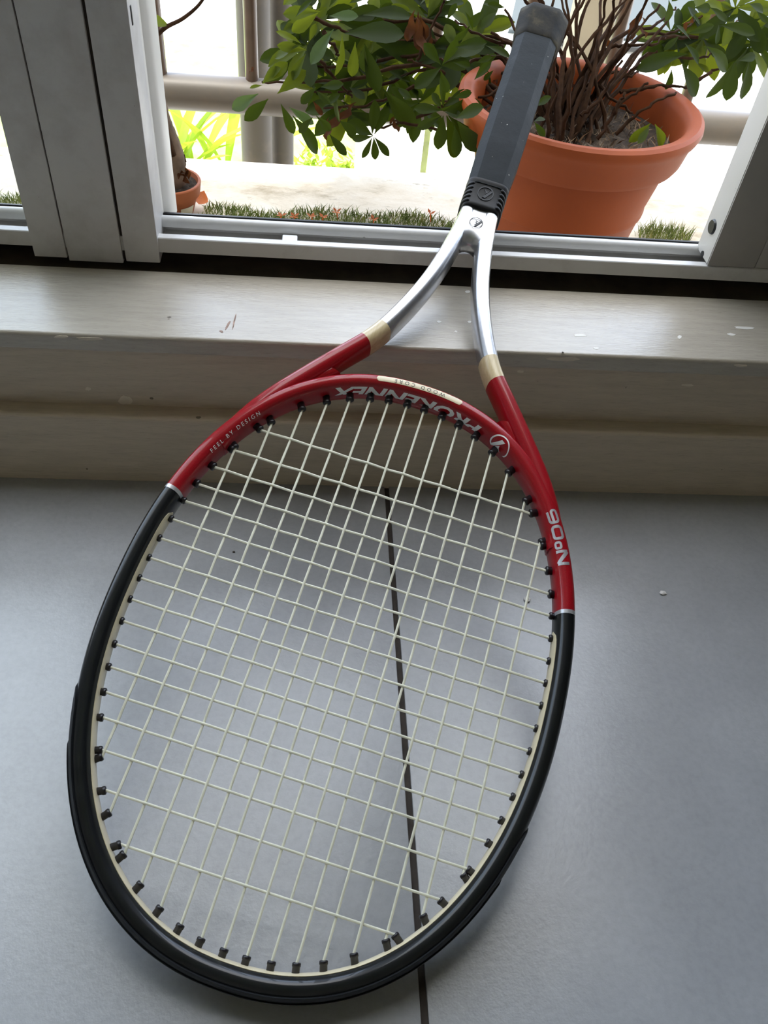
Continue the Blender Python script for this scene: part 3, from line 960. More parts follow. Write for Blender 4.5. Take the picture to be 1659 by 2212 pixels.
# ------------------------------------------------------------------ terracotta pot and its shrub
def mat_terra(name, col, dark):
    t = NT(name)
    v = t.coords((1, 1, 0.6))
    f = t.noise(v, 14, 6, 0.6)
    c = t.ramp(f, [(0.3, dark), (0.7, col)])
    sc = t.noise(t.coords((1, 1, 6)), 24, 5, 0.7)
    c = t.mix(t.ramp(sc, [(0.70, (0,) * 3), (0.76, (0.55,) * 3)]), c, (0.62, 0.48, 0.40))
    t.set(c, 0.5, spec=0.22)
    t.bump(t.noise(v, 150, 3, 0.5), 0.12, 0.0006)
    return t.m
M['terra'] = mat_terra('terracotta_plastic', (0.285, 0.060, 0.012), (0.235, 0.047, 0.009))
M['terra2'] = mat_terra('terracotta_clay', (0.34, 0.105, 0.045), (0.26, 0.075, 0.03))
PX, PY = 0.2480, 0.7920
pot = empty('plant_pot', (PX, PY, ZO - 0.002))
tag(pot, 'large terracotta pot with a rolled rim standing on the ledge behind the racket grip', 'plant pot')
lathe('body', [(0.0, 0.0), (0.0640, 0.0), (0.0670, 0.004), (0.0840, 0.097), (0.0858, 0.099), (0.0862, 0.103), (0.0852, 0.106), (0.0950, 0.149), (0.0950, 0.159), (0.0890, 0.159), (0.0840, 0.105), (0.0, 0.103)], (0, 0, 0), M['terra'], pot, 72)
lathe('rim', [(0.0948, 0.150), (0.1030, 0.1515), (0.1055, 0.156), (0.1095, 0.174), (0.1135, 0.1795), (0.1155, 0.1845), (0.1145, 0.1890), (0.1110, 0.1912), (0.1050, 0.1905), (0.1010, 0.1875), (0.0980, 0.181), (0.0945, 0.158)], (0, 0, 0), M['terra'], pot, 72)
def mat_soil():
    t = NT('potting_soil')
    f = t.noise(t.coords(), 60, 8, 0.75)
    t.set(t.ramp(f, [(0.34, (0.018, 0.012, 0.008)), (0.55, (0.075, 0.050, 0.030)), (0.70, (0.30, 0.23, 0.15))]), 0.95)
    t.bump(f, 1.0, 0.008)
    return t.m
M['soil'] = mat_soil()
def soil_disc(name, r, z, parent, amp, seed):
    rg = random.Random(seed)
    V, Fc = [(0, 0, z)], []
    R, S = 10, 36
    for i in range(1, R + 1):
        for k in range(S):
            a = 2 * math.pi * k / S
            V.append((r * i / R * math.cos(a), r * i / R * math.sin(a), z + (rg.uniform(-amp, amp) if i < R else 0)))
    for k in range(S): Fc.append((0, 1 + k, 1 + (k + 1) % S))
    for i in range(R - 1):
        for k in range(S):
            a = 1 + i * S
            Fc.append((a + k, a + S + k, a + S + (k + 1) % S, a + (k + 1) % S))
    return mesh_obj(name, V, Fc, M['soil'], parent)
soil_disc('soil', 0.0948, 0.160, pot, 0.004, 5)
# dry litter on the soil: too fine to count
V, Fc = [], []
rnd = random.Random(11)
for _ in range(420):
    a = rnd.uniform(0, 6.28); r = 0.09 * math.sqrt(rnd.random())
    x, y = r * math.cos(a), r * math.sin(a)
    blade(x, y, 0.158, rnd.uniform(0.004, 0.014), rnd.uniform(0.001, 0.003), rnd.uniform(0, 3.14), (rnd.uniform(-0.012, 0.012), rnd.uniform(-0.012, 0.012)))
M['litter'] = simple('dry_litter', (0.20, 0.13, 0.075), 0.9, var=0.7, scale=30)
lit = mesh_obj('dry_litter', V, Fc, M['litter'], pot, False); lit['kind'] = 'stuff'

def leaf_mat(name, a, b, tr, rough=0.38, spec=0.14):
    t = NT(name)
    oi = t.n('ShaderNodeObjectInfo')
    f = t.noise(t.coords((1, 1, 1)), 40, 3, 0.5)
    c = t.mix(oi.outputs['Random'], a, b)
    c = t.mix(0.35, c, t.ramp(f, [(0.3, (0.7,) * 3), (0.7, (1.0,) * 3)]), 'MULTIPLY')
    t.set(c, rough, spec=spec)
    tl = t.n('ShaderNodeBsdfTranslucent')
    tl.inputs['Color'].default_value = (*tr, 1)
    mx = t.n('ShaderNodeMixShader')
    mx.inputs['Fac'].default_value = 0.38
    t.l(t.b.outputs['BSDF'], mx.inputs[1]); t.l(tl.outputs['BSDF'], mx.inputs[2])
    t.l(mx.outputs['Shader'], t.out.inputs['Surface'])
    return t.m
M['leaf'] = leaf_mat('green_leaf', (0.013, 0.024, 0.004), (0.026, 0.040, 0.006), (0.050, 0.074, 0.004), 0.5)
M['leaf_young'] = leaf_mat('young_leaf', (0.042, 0.068, 0.007), (0.075, 0.100, 0.010), (0.19, 0.22, 0.012), 0.5)
M['leaf_gloss'] = leaf_mat('gloss_toned_leaf', (0.07, 0.10, 0.055), (0.09, 0.125, 0.075), (0.08, 0.13, 0.015), 0.3)  # leaf gloss put into a paler, greyer base colour
M['leaf_dead'] = leaf_mat('dead_leaf', (0.045, 0.016, 0.007), (0.08, 0.030, 0.012), (0.12, 0.04, 0.01), 0.7)
M['bark'] = simple('shrub_bark', (0.036, 0.018, 0.009), 0.85, var=0.45, scale=120, bump=0.5, spec=0.08)

def leaf_mesh(name, wid, fold, bend, mat, curl=0.0):
    """unit-length leaf along +x, normal +z; obovate with pointed tip"""
    prof = [(0.0, 0.05), (0.10, 0.16), (0.28, 0.52), (0.48, 0.85), (0.66, 1.0), (0.82, 0.82), (0.93, 0.45), (1.0, 0.03)]
    V, Fc = [], []
    for x, w in prof:
        zc = -bend * x * x
        hw = wid / 2 * w
        for q in (-1, -0.5, 0, 0.5, 1):
            V.append((x, q * hw, zc + fold * abs(q) * hw + curl * math.sin(7 * x) * 0.1 * abs(q)))
    for i in range(len(prof) - 1):
        for k in range(4):
            a = i * 5 + k
            Fc.append((a, a + 1, a + 6, a + 5))
    m = bpy.data.meshes.new(name)
    m.from_pydata(V, [], Fc)
    m.materials.append(mat)
    m.polygons.foreach_set('use_smooth', [True] * len(m.polygons))
    return m
LM = {}
for key in ('leaf', 'leaf_young', 'leaf_gloss', 'leaf_dead'):
    LM[key] = [leaf_mesh(key, w, f, b, M[key], c) for w, f, b, c in ((0.37, 0.30, 0.06, 0), (0.33, 0.4, 0.14, 0), (0.41, 0.22, 0.02, 0), (0.36, 0.35, 0.18, 0.3))]
for m in LM['leaf_dead']:
    for v in m.vertices: v.co.z += 0.10 * math.sin(9 * v.co.x) * (1 + 6 * abs(v.co.y)) ; v.co.y *= 0.9

shrub = empty('potted_shrub', (PX, PY, ZO + 0.158))
tag(shrub, 'leafy green shrub with bare brown stems growing from the large terracotta pot', 'shrub')
SH0 = Vector(shrub.location)
rl = random.Random(21)
n_leaf = [0]
def leaf(base, tip, kind='leaf', var=None, face=None):
    """one leaf from base to tip (world), turned to roughly face 'face'"""
    base, tip = Vector(base), Vector(tip)
    d = tip - base
    L = d.length
    x = d.normalized()
    f = Vector(face) if face else (Vector((0, -0.75, 0.6)) + Vector((rl.uniform(-.5, .5), rl.uniform(-.5, .5), rl.uniform(-.3, .3))))
    z = (f - x * f.dot(x))
    if z.length < 0.1: z = Vector((0, -1, 0.3)) - x * Vector((0, -1, 0.3)).dot(x)
    z.normalize()
    y = z.cross(x)
    o = bpy.data.objects.new('dead_leaf' if kind == 'leaf_dead' else 'leaf', LM[kind][rl.randrange(4) if var is None else var])
    COL.objects.link(o)
    o.parent = shrub
    w = L * rl.uniform(0.9, 1.12)
    b = base - SH0
    o.matrix_local = Matrix(((x.x * L, y.x * w, z.x * L, b.x), (x.y * L, y.y * w, z.y * L, b.y), (x.z * L, y.z * w, z.z * L, b.z), (0, 0, 0, 1)))
    n_leaf[0] += 1
def stem(pts, r0, r1, jit=0.0025):
    pts = [Vector(p) for p in pts]
    P = catmull(pts, 7)
    for i in range(1, len(P) - 1):
        P[i] += Vector((rl.uniform(-jit, jit), rl.uniform(-jit, jit), rl.uniform(-jit, jit) * 0.5))
    rad = [(r0 + (r1 - r0) * i / (len(P) - 1)) * rl.uniform(0.8, 1.25) for i in range(len(P))]
    tube('stem', [p - SH0 for p in P], rad, M['bark'], shrub, 6)

# leaf list: base px, tip px, distance, kind  (crop A origin 480,0 scale .3617; crop B origin 980,0 scale .4093)
A = lambda x, y: (480 + x * 0.3617, y * 0.3617)
B = lambda x, y: (980 + x * 0.4093, y * 0.4093)
LEAVES = []
def LA(Y, kind, *q):
    for bx, by, tx_, ty_ in q: LEAVES.append((A(bx, by), A(tx_, ty_), Y, kind))
def LB(Y, kind, *q):
    for bx, by, tx_, ty_ in q: LEAVES.append((B(bx, by), B(tx_, ty_), Y, kind))
LA(0.84, 'leaf_gloss', (215, 560, 48, 655), (400, 640, 548, 745), (665, 175, 520, 375), (640, 95, 812, 96))
LA(0.85, 'leaf', (275, 590, 133, 720), (350, 620, 435, 808), (420, 690, 580, 918), (690, 540, 668, 735), (850, 260, 935, 555), (850, 270, 838, 445), (730, 200, 1088, 200), (640, 800, 742, 930))
LA(0.87, 'leaf_young', (715, 205, 700, 465), (795, 250, 775, 475), (240, 500, 390, 372), (240, 490, 330, 402), (470, 262, 333, 173), (475, 270, 298, 327), (500, 320, 410, 480), (585, 70, 358, 76), (575, 75, 413, 195), (330, 560, 500, 420), (505, 300, 330, 270), (520, 250, 560, 140), (240, 510, 165, 520))
LA(0.80, 'leaf', (1310, 400, 1148, 525), (1310, 392, 1482, 378), (1305, 385, 1205, 258), (1315, 385, 1405, 235), (1320, 380, 1565, 238), (1305, 420, 1345, 560))
LA(0.78, 'leaf', (1320, 660, 1143, 640), (1320, 660, 1553, 628), (1320, 640, 1485, 540), (1320, 650, 1310, 470), (1310, 650, 1255, 552), (1310, 690, 1160, 775), (1320, 690, 1290, 895), (1340, 690, 1402, 942), (1350, 690, 1545, 905), (1330, 670, 1430, 690))
LA(0.86, 'leaf', (900, 810, 758, 725), (900, 815, 768, 832), (910, 800, 992, 640), (895, 800, 915, 600), (895, 820, 840, 950), (905, 820, 915, 955), (910, 820, 998, 932), (960, 530, 1165, 782))
LA(0.90, 'leaf', (920, 255, 1205, 350), (680, 110, 960, 60), (700, 130, 990, 160), (840, 90, 1140, 70), (900, 120, 1010, 20), (1080, 340, 1210, 320), (930, 380, 1130, 470), (930, 330, 860, 470), (980, 480, 1110, 430), (720, 500, 560, 470), (640, 540, 740, 590), (760, 540, 870, 470), (760, 520, 850, 590))
LA(0.92, 'leaf_young', (560, 300, 690, 330), (620, 320, 560, 450), (520, 420, 640, 470), (430, 470, 560, 410), (410, 520, 540, 520), (820, 330, 900, 420), (960, 60, 1080, 30), (1000, 30, 1120, 60), (840, 440, 900, 520), (560, 150, 620, 40), (440, 130, 520, 30), (600, 200, 700, 190))
LA(0.83, 'leaf', (560, 520, 470, 620), (560, 540, 640, 620), (590, 520, 720, 500), (600, 640, 700, 560), (540, 700, 450, 800), (560, 690, 660, 790), (700, 720, 800, 800), (1090, 600, 1010, 520), (1040, 520, 1120, 580), (440, 100, 520, 0), (640, 40, 700, -60), (760, 20, 860, -50), (1340, 120, 1400, 20), (1480, 150, 1390, 260), (1560, 60, 1480, 160), (1180, 30, 1260, -60), (1330, 30, 1450, 0), (1560, 260, 1480, 330), (1640, 60, 1560, 10), (1640, 330, 1540, 400), (1620, 420, 1560, 480))
LA(0.88, 'leaf_dead', (1150, 60, 1100, 250), (1170, 70, 1180, 300), (1180, 90, 1235, 270), (1160, 100, 1210, 330), (640, 700, 620, 840), (720, 640, 640, 780), (800, 610, 700, 720), (1010, 700, 1055, 790), (1030, 690, 1000, 740), (160, 440, 190, 400), (540, 600, 600, 690), (1570, 420, 1560, 560), (1500, 480, 1560, 620))
LB(0.82, 'leaf', (1235, 285, 963, 345), (1205, 340, 1290, 508), (1150, 365, 1130, 483), (1335, 245, 1472, 368), (1230, 180, 1380, 130), (1190, 190, 1115, 260), (1250, 210, 1180, 130), (1220, 230, 1310, 330))
LB(0.86, 'leaf', (1480, 325, 1345, 538), (1490, 330, 1440, 532), (1560, 320, 1530, 528), (1500, 320, 1605, 290), (1400, 130, 1600, 168), (1270, 40, 1368, 45), (1400, 130, 1388, 232), (1135, 0, 1142, 122), (1600, 60, 1659, 120), (1520, 70, 1440, 110), (1250, 60, 1300, 130), (1350, 40, 1450, 100), (1560, 20, 1640, 60))
LB(0.90, 'leaf_young', (1480, 60, 1420, 10), (1500, 50, 1560, -20), (1280, 330, 1350, 382), (1420, 60, 1360, 0), (1550, 160, 1659, 100), (1400, 300, 1460, 330), (1600, 180, 1659, 230), (1440, 130, 1500, 60))
LB(0.74, 'leaf_young', (1040, 650, 925, 750), (1032, 670, 982, 748), (1062, 655, 1117, 782))
LB(0.70, 'leaf', (425, 640, 484, 622), (425, 642, 482, 722), (430, 560, 500, 510))
LB(0.74, 'leaf', (10, 625, 152, 562), (0, 515, 95, 488), (10, 250, 165, 214), (60, 60, 105, 152), (170, 240, 300, 290), (120, 330, 200, 300), (110, 420, 190, 330), (20, 640, 140, 800), (5, 660, 20, 830), (230, 60, 150, 140), (0, 330, 90, 350), (270, 40, 180, 20))
LB(0.88, 'leaf_dead', (1000, 60, 920, 180), (990, 90, 1020, 200), (950, 100, 940, 210), (1080, 490, 1020, 600), (1100, 480, 1140, 560), (1110, 500, 1105, 605), (620, 420, 640, 470), (560, 430, 540, 500), (180, 380, 230, 440), (120, 470, 180, 520), (1200, 180, 1260, 90), (800, 180, 830, 260))
for (b0, t0, Y, kind) in LEAVES:
    Yb = Y + rl.uniform(-0.012, 0.012)
    base = at_y(b0[0], b0[1], Yb)
    tip = at_y(t0[0], t0[1], Yb + rl.uniform(-0.016, 0.010))
    leaf(base, tip, kind)
# filler rosettes at shoot tips (denser crown, also above and behind the picture)
ROS = [(640, 120, .93), (700, 150, .95), (760, 170, .96), (820, 130, .97), (860, 180, .95), (900, 230, .93), (740, 240, .92), (690, 60, .95), (780, 40, .98), (860, 30, .97), (940, 40, .93), (1010, 120, .90), (1050, 60, .92), (1540, 70, .95), (1600, 30, .93), (1470, 60, .93), (1640, 110, .9), (700, -60, .95), (850, -80, .95), (1000, -80, .9), (1150, -120, .9), (1350, -110, .92), (1500, -80, .9)]
FV, FF = {'leaf': [], 'leaf_young': []}, {'leaf': [], 'leaf_young': []}
def filler(base, tip, kind, face):
    d = tip - base; L = d.length; x = d.normalized(); f = Vector(face)
    z = (f - x * f.dot(x)).normalized(); y = z.cross(x)
    me = LM[kind][rl.randrange(4)]
    k = len(FV[kind])
    for v in me.vertices: FV[kind].append(base - SH0 + (x * v.co.x + y * v.co.y + z * v.co.z) * L)
    for p in me.polygons: FF[kind].append(tuple(k + i for i in p.vertices))
for px, py, Y in ROS:
    for q in range(2):
        c = at_y(px + rl.uniform(-28, 28), py + rl.uniform(-24, 24), Y + rl.uniform(-.03, .03))
        n = 7
        a0 = rl.uniform(0, 6.28)
        for k in range(n):
            a = a0 + 6.28 * k / n
            d = Vector((math.cos(a), 0.7 * math.sin(a) - 0.2, 0.75 * math.sin(a + 0.6) - 0.1)).normalized()
            filler(c, c + d * rl.uniform(0.030, 0.048), 'leaf' if rl.random() < 0.65 else 'leaf_young', (rl.uniform(-.5, .5), -0.8, 0.6 + rl.uniform(-.4, .4)))
for kind in FV:
    fo = mesh_obj('foliage', FV[kind], FF[kind], M[kind], shrub, True, 180); fo['kind'] = 'stuff'
# stems
soil_z = ZO + 0.158
def soil_pt(r=0.05):
    a = rl.uniform(0, 6.28); q = r * math.sqrt(rl.random())
    return Vector((PX - 0.012 + q * math.cos(a), PY + 0.01 + q * math.sin(a), soil_z - 0.004))
UP = [(1140, -30, .86), (1210, -10, .9), (1258, -30, .88), (1302, -30, .88), (1362, -20, .92), (1390, -40, .9), (1128, -10, .80), (1160, -20, .84), (1195, -30, .86), (1222, -10, .80), (1245, -30, .84), (1268, -20, .78), (1290, -40, .86), (1312, -10, .82), (1335, -30, .80), (1352, -20, .88), (1378, -30, .84), (1400, -10, .80), (1425, 10, .86), (1180, 60, .90), (1300, 60, .9), (1090, 20, .86), (1060, 70, .84), (1445, 40, .88)]
for px, py, Y in UP:
    s = soil_pt()
    e = at_y(px, py, Y)
    mid = s.lerp(e, 0.45) + Vector((rl.uniform(-.012, .012), rl.uniform(-.012, .012), 0.012))
    stem([s, mid, e], rl.uniform(0.0018, 0.0030), 0.0011, 0.0016)
SIDE = [(1000, 50, .82), (955, 240, .79), (960, 140, .81), (880, 60, .90), (800, 100, .92), (730, 75, .90), (640, 20, .90), (815, 295, .86), (660, 215, .87), (560, 190, .86), (610, 150, .88), (1010, 235, .78), (905, 150, .9), (700, 250, .86), (1480, 90, .83), (1590, 125, .87), (1560, 40, .9), (1640, 50, .92), (1500, 20, .9), (1420, 165, .84), (1405, 262, .75), (1160, 265, .71)]
for px, py, Y in SIDE:
    s = soil_pt(0.04)
    e = at_y(px, py, Y)
    e.y += 0.05; e.z -= 0.012
    mid = s.lerp(e, 0.4) + Vector((0, 0.03, 0.020 + 0.04 * (e - s).length))
    stem([s, mid, s.lerp(e, 0.75) + Vector((0, 0, 0.012)), e], rl.uniform(0.0019, 0.0027), 0.0009)
TW = [(640, 20, 760, 75, .88), (700, 70, 730, 120, .86), (690, 130, 760, 210, .87), (1255, 250, 1345, 130, .78), (1300, 280, 1400, 180, .80), (1270, 220, 1420, 110, .84), (1290, 300, 1350, 200, .74), (1330, 290, 1460, 200, .78), (1230, 230, 1200, 90, .84), (1180, 250, 1130, 150, .86), (1340, 200, 1480, 190, .82), (1140, 180, 1080, 90, .86), (1480, 190, 1560, 140, .86), (990, 290, 850, 260, .84), (1000, 200, 880, 130, .86), (900, 130, 960, 0, .88)]
for x0, y0, x1, y1, Y in TW:
    a, b = at_y(x0, y0, Y), at_y(x1, y1, Y + 0.01)
    stem([a, a.lerp(b, 0.5) + Vector((rl.uniform(-.006, .006), 0, rl.uniform(-.004, .006))), b], 0.0020, 0.0011, 0.0018)

# ------------------------------------------------------------------ small pot with a bonsai-like trunk, left behind the jamb
SPC = at_y(366, 388, 0.905)
sp = empty('flower_pot', (SPC.x, 0.905, ZO - 0.002))
tag(sp, 'small terracotta flower pot with a paper label, half hidden by the window jamb', 'plant pot')
hz_ = SPC.z - (ZO - 0.002)
R_ = 0.0345
lathe('body', [(0.0, 0.0), (0.0235, 0.0), (0.0242, 0.002), (0.0300, hz_ * 0.62), (0.0300, hz_ * 0.70), (0.0270, hz_ * 0.70), (0.0, hz_ * 0.6)], (0, 0, 0), M['terra2'], sp, 40)
lathe('rim', [(0.0296, hz_ * 0.60), (0.0325, hz_ * 0.61), (R_, hz_ * 0.97), (R_ - 0.0006, hz_), (R_ - 0.003, hz_), (R_ - 0.0045, hz_ * 0.80), (0.0270, hz_ * 0.64)], (0, 0, 0), M['terra2'], sp, 40)
soil_disc('soil', 0.0298, hz_ * 0.86, sp, 0.002, 9)
V, Fc = [], []
for i in range(9):
    a = math.radians(-62 + 4.4 * i)
    for z in (hz_ * 0.06, hz_ * 0.40):
        r = 0.0247 + 0.0060 * z / (hz_ * 0.62)
        V.append((r * math.cos(a) * 1.006, r * math.sin(a) * 1.006, z)); V.append((r * math.cos(a) * 1.03, r * math.sin(a) * 1.03, z))
for i in range(8):
    k = i * 4
    Fc += [(k + 1, k + 5, k + 7, k + 3), (k, k + 2, k + 6, k + 4), (k + 2, k + 3, k + 7, k + 6), (k, k + 4, k + 5, k + 1)]
tag(mesh_obj('paper_label', V, Fc, simple('label_paper', (0.60, 0.54, 0.42), 0.8, var=0.08), sp), 'torn pale paper label')
tree = empty('bonsai_trunk', (SPC.x, 0.905, SPC.z))
tag(tree, 'thick twisted bare trunk with one thin branch growing from the small flower pot', 'plant')
T0 = Vector(tree.location)
def tpts(L): return [at_y(x, y, Y) - T0 for x, y, Y in L]
P = catmull([(0.004, 0, -0.012)] + tpts([(378, 360, .905), (372, 320, .905), (360, 282, .905), (347, 235, .905), (338, 180, .905), (330, 120, .905), (338, 72, .905)]), 6)
tube('trunk', P, [0.0135 * (1 - 0.78 * i / (len(P) - 1)) * rl.uniform(0.93, 1.07) for i in range(len(P))], simple('bonsai_bark', (0.13, 0.085, 0.055), 0.8, var=0.45, scale=70, bump=0.5), tree, 12)
P = catmull(tpts([(372, 335, .895), (362, 300, .893), (352, 262, .893), (342, 230, .897)]), 5)
tube('root', P, [0.0045 * (1 - 0.4 * i / (len(P) - 1)) for i in range(len(P))], M['bark'], tree, 8)
P = catmull(tpts([(336, 78, .905), (360, 58, .905), (395, 40, .903), (430, 10, .90), (455, -30, .90)]), 5)
tube('branch', P, [0.0024 * (1 - 0.5 * i / (len(P) - 1)) for i in range(len(P))], M['bark'], tree, 8)
def free_leaf(name, parent, base, tip, mesh, face):
    d = tip - base; L = d.length; x = d.normalized(); f = Vector(face); z = (f - x * f.dot(x)).normalized(); y = z.cross(x)
    o = bpy.data.objects.new(name, mesh); COL.objects.link(o); o.parent = parent
    b = base - (Vector(parent.location) if parent else Vector())
    o.matrix_local = Matrix(((x.x * L, y.x * L * 1.6, z.x * L, b.x), (x.y * L, y.y * L * 1.6, z.y * L, b.y), (x.z * L, y.z * L * 1.6, z.z * L, b.z), (0, 0, 0, 1)))
    return o
free_leaf('leaf', tree, at_y(366, 56, .905), at_y(326, 40, .90), LM['leaf_young'][2], (0, -0.6, 0.8))
for k in range(7):
    b = at_y(390 + rl.uniform(-12, 22), 392 + rl.uniform(-6, 8), .905 + rl.uniform(-.01, .01))
    free_leaf('dead_leaf', tree, b, b + Vector((rl.uniform(-.012, .012), rl.uniform(-.008, .008), rl.uniform(.006, .014))), LM['leaf_dead'][k % 4], (0, -1, 0.4))
b = at_y(393, 360, .905)
tube('dry_twig', [at_y(394, 372, .905) - T0, at_y(393, 352, .905) - T0, at_y(388, 338, .905) - T0, at_y(398, 334, .905) - T0, at_y(402, 350, .905) - T0], 0.0006, M['bark'], tree, 5)

M['orange'] = simple('orange_petal', (0.62, 0.17, 0.03), 0.6, var=0.3, scale=60)
o = free_leaf('curled_leaf', None, at_z(441, 412, ZO + 0.016), at_z(430, 446, ZO + 0.004), leaf_mesh('curled_leaf', 0.55, 0.9, -0.3, M['orange'], 0.6), (0, -1, 0.5))
tag(o, 'curled orange dry leaf beside the small flower pot', 'leaf')
FLW = [(608, 466, 'fallen orange flower on the turf nearest the white rail clip'), (636, 468, 'upright orange flower stalk fallen on the turf'), (673, 468, 'small fallen orange flower third from the left on the turf'), (698, 469, 'wide flat orange flower lying on the turf'), (727, 458, 'tallest fallen orange flower standing on the turf edge'), (807, 474, 'lone pale orange flower fallen on the turf, right of the others'), (930, 462, 'dark orange flower on the turf nearest the racket collar')]
for px, py, lab in FLW:
    c = at_z(px, py, ZO + 0.010)
    bm = bmesh.new()
    a0 = rl.uniform(0, 6.28)
    for k in range(4):
        a = a0 + k * 1.57
        d = Vector((math.cos(a), math.sin(a), rl.uniform(0.1, 0.7))).normalized(); s_ = Vector((-d.y, d.x, 0)).normalized()
        q = [Vector((0, 0, 0)), d * 0.0035 + s_ * 0.0020, d * 0.0075, d * 0.0035 - s_ * 0.0020]
        bm.faces.new([bm.verts.new(v) for v in q])
    st_ = Vector((rl.uniform(-.4, .4), rl.uniform(-.4, .4), -1)).normalized()
    q = [Vector((0.0006, 0, 0)), Vector((-0.0006, 0, 0)), st_ * 0.011 + Vector((-0.0005, 0, 0)), st_ * 0.011 + Vector((0.0005, 0, 0))]
    bm.faces.new([bm.verts.new(v) for v in q])
    g_ = bmesh.ops.solidify(bm, geom=list(bm.faces), thickness=0.0004)
    o = bm_obj('fallen_flower', bm, M['orange'], None, False)
    o.location = c
    tag(o, lab, 'flower', 'fallen orange flowers on the turf')

# ------------------------------------------------------------------ garden plants below
M['garden'] = leaf_mat('garden_leaf', (0.20, 0.34, 0.04), (0.36, 0.46, 0.07), (0.45, 0.55, 0.05), 0.5)
g0 = at_y(425, 330, 3.9)
gp_ = empty('strap_leaf_plant', (g0.x, g0.y, -1.47))
tag(gp_, 'bright yellow-green strap-leaved plant on the lawn left of the pipes', 'plant')
rg = random.Random(5)
sm = leaf_mesh('strap_leaf', 0.11, 0.5, 0.45, M['garden'])
for k in range(26):
    a = rg.uniform(0, 6.28); L = rg.uniform(0.38, 0.55); el = rg.uniform(0.9, 1.45)
    o = bpy.data.objects.new('strap_leaf', sm); COL.objects.link(o); o.parent = gp_
    o.rotation_euler = (0, -el, a); o.scale = (L, L, L); o.location = (rg.uniform(-.15, .15), rg.uniform(-.1, .1), 0)
g0 = at_y(715, 330, 3.5)
gs_ = empty('garden_shrub', (g0.x, g0.y, -1.47))
tag(gs_, 'low sunlit yellow-green shrub on the lawn left of the white pillar', 'shrub')
V, Fc = [], []
for k in range(900):
    th = rg.uniform(0, 6.28); ph = math.acos(rg.uniform(-0.1, 1)); r = rg.uniform(0.6, 1.0)
    p = Vector((0.26 * r * math.sin(ph) * math.cos(th), 0.26 * r * math.sin(ph) * math.sin(th), 0.05 + 0.36 * r * max(0, math.cos(ph))))
    d = Vector((rg.uniform(-1, 1), rg.uniform(-1, 1), rg.uniform(-.3, 1))).normalized(); s_ = d.cross(Vector((0, 0.3, 1))).normalized()
    kk = len(V)
    V += [p, p + d * 0.022 + s_ * 0.011, p + d * 0.05, p + d * 0.022 - s_ * 0.011]; Fc.append((kk, kk + 1, kk + 2, kk + 3))
fo = mesh_obj('foliage', V, Fc, M['garden'], gs_, False); fo['kind'] = 'stuff'
for k in range(5):
    tube('stem', [(rg.uniform(-.03, .03), rg.uniform(-.03, .03), 0), (rg.uniform(-.12, .12), rg.uniform(-.12, .12), 0.28)], [0.012, 0.005], M['bark'], gs_, 6)

# ------------------------------------------------------------------ worn paint: chips on the boards, drips and scuffs on the sill
M['chip'] = simple('bare_primer', (0.66, 0.585, 0.47), 0.6, var=0.08, scale=90)
M['scuff'] = simple('red_brown_scuff', (0.30, 0.20, 0.15), 0.7, var=0.4, scale=300)
M['drip'] = simple('white_paint_drip', (0.74, 0.72, 0.66), 0.5)
rp = random.Random(17)
def patch(name, px, py, w, h, plane, mat, parent, tilt=0.0, n=14):
    V = []
    for k in range(n):
        a = 2 * math.pi * k / n
        r = rp.uniform(0.72, 1.12)
        dx, dy = w / 2 * r * math.cos(a), h / 2 * r * math.sin(a)
        X, Y = px + dx * math.cos(tilt) - dy * math.sin(tilt), py + dx * math.sin(tilt) + dy * math.cos(tilt)
        V.append(at_z(X, Y, ZS + 0.00015) if plane == 'sill' else at_y(X, Y, Y1 - (0.0014 if plane == 'lip' else 0.00015)))
    off = Vector((0, 0, -0.0006)) if plane == 'sill' else Vector((0, 0.0006, 0))
    m = len(V)
    Fc = [tuple(range(m)), tuple(range(2 * m - 1, m - 1, -1))] + [(i, m + i, m + (i + 1) % m, (i + 1) % m) for i in range(m)]
    return mesh_obj(name, V + [v + off for v in V], Fc, mat, parent, False)
t1, t2 = bpy.data.objects['trim_1'], bpy.data.objects['trim_2']
for px, py, w, h in ((270, 864, 34, 20), (190, 840, 12, 8), (400, 752, 90, 9), (500, 760, 60, 8), (1145, 790, 70, 8), (1225, 793, 26, 9), (1125, 803, 16, 6), (1484, 832, 28, 6)):
    patch('paint_chip', px, py, w, h, 'riser', M['chip'], t1, 0.03)
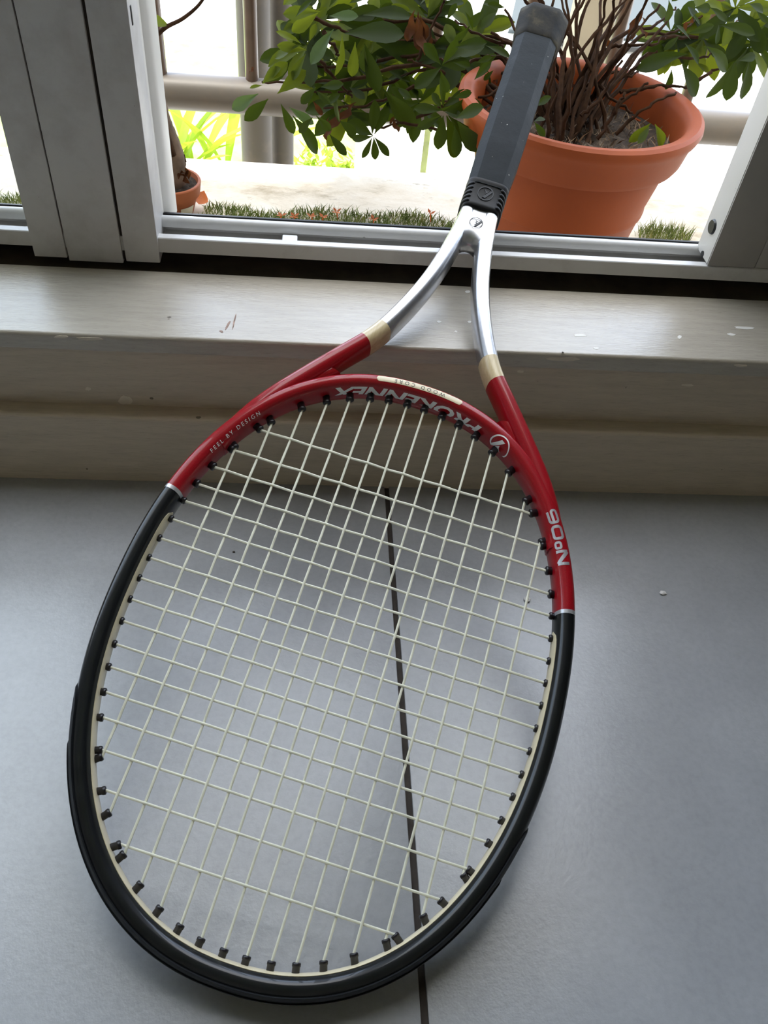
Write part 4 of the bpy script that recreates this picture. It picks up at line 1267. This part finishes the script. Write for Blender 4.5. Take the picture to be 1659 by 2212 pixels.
for px, py, w, h in ((132, 728, 34, 6), (195, 732, 60, 7), (1215, 776, 80, 9), (1600, 790, 30, 5)):
    patch('paint_chip', px, py, w, h, 'lip', M['chip'], t2, 0.03)
for px, py, w, h, t in ((492, 702, 26, 5, -1.05), (506, 694, 36, 4, -1.35), (478, 716, 10, 5, 0.5)):
    patch('scuff_mark', px, py, w, h, 'sill', M['scuff'], t2, t)
for px, py, w, h in ((1010, 630, 12, 6), (949, 695, 10, 5), (1014, 695, 9, 5), (985, 716, 6, 4), (1252, 724, 30, 7), (1288, 752, 14, 4), (1608, 708, 46, 6), (1580, 722, 20, 5), (1468, 728, 10, 9)):
    patch('paint_drip', px, py, w, h, 'sill', M['drip'], t2, 0.05)

# ------------------------------------------------------------------ crumbs on the floor and the sill
M['flake'] = simple('paint_flake', (0.72, 0.71, 0.70), 0.5)
def crumb(name, px, py, z, r, mat, lab, cat, seed):
    rr_ = random.Random(seed)
    c = at_z(px, py, z)
    bm = bmesh.new()
    bmesh.ops.create_icosphere(bm, subdivisions=1, radius=1)
    for v in bm.verts: v.co = Vector((v.co.x * r * rr_.uniform(.6, 1.3), v.co.y * r * rr_.uniform(.5, 1.1), (v.co.z * 0.30 + 0.30) * r))
    o = bm_obj(name, bm, mat, None, False)
    o.location = (c.x, c.y, z)
    tag(o, lab, cat)
crumb('paint_flake', 1432, 1282, 0.0, 0.0028, M['flake'], 'white paint flake on the floor right of the racket head', 'paint flake', 1)
crumb('paint_flake', 1140, 1296, 0.0, 0.0030, M['flake'], 'grey-white paint flake on the floor seen through the strings near the red frame', 'paint flake', 2)
crumb('crumb', 505, 1193, 0.0, 0.0010, M['groove'], 'tiny black crumb on the floor seen through the upper left strings', 'crumb', 3)
crumb('crumb', 757, 742, ZS, 0.0013, M['groove'], 'small black crumb on the sill edge beside the left throat arm', 'crumb', 4)
crumb('crumb', 1215, 762, ZS, 0.0009, M['groove'], 'tiny black crumb on the sill edge right of the right throat arm', 'crumb', 5)
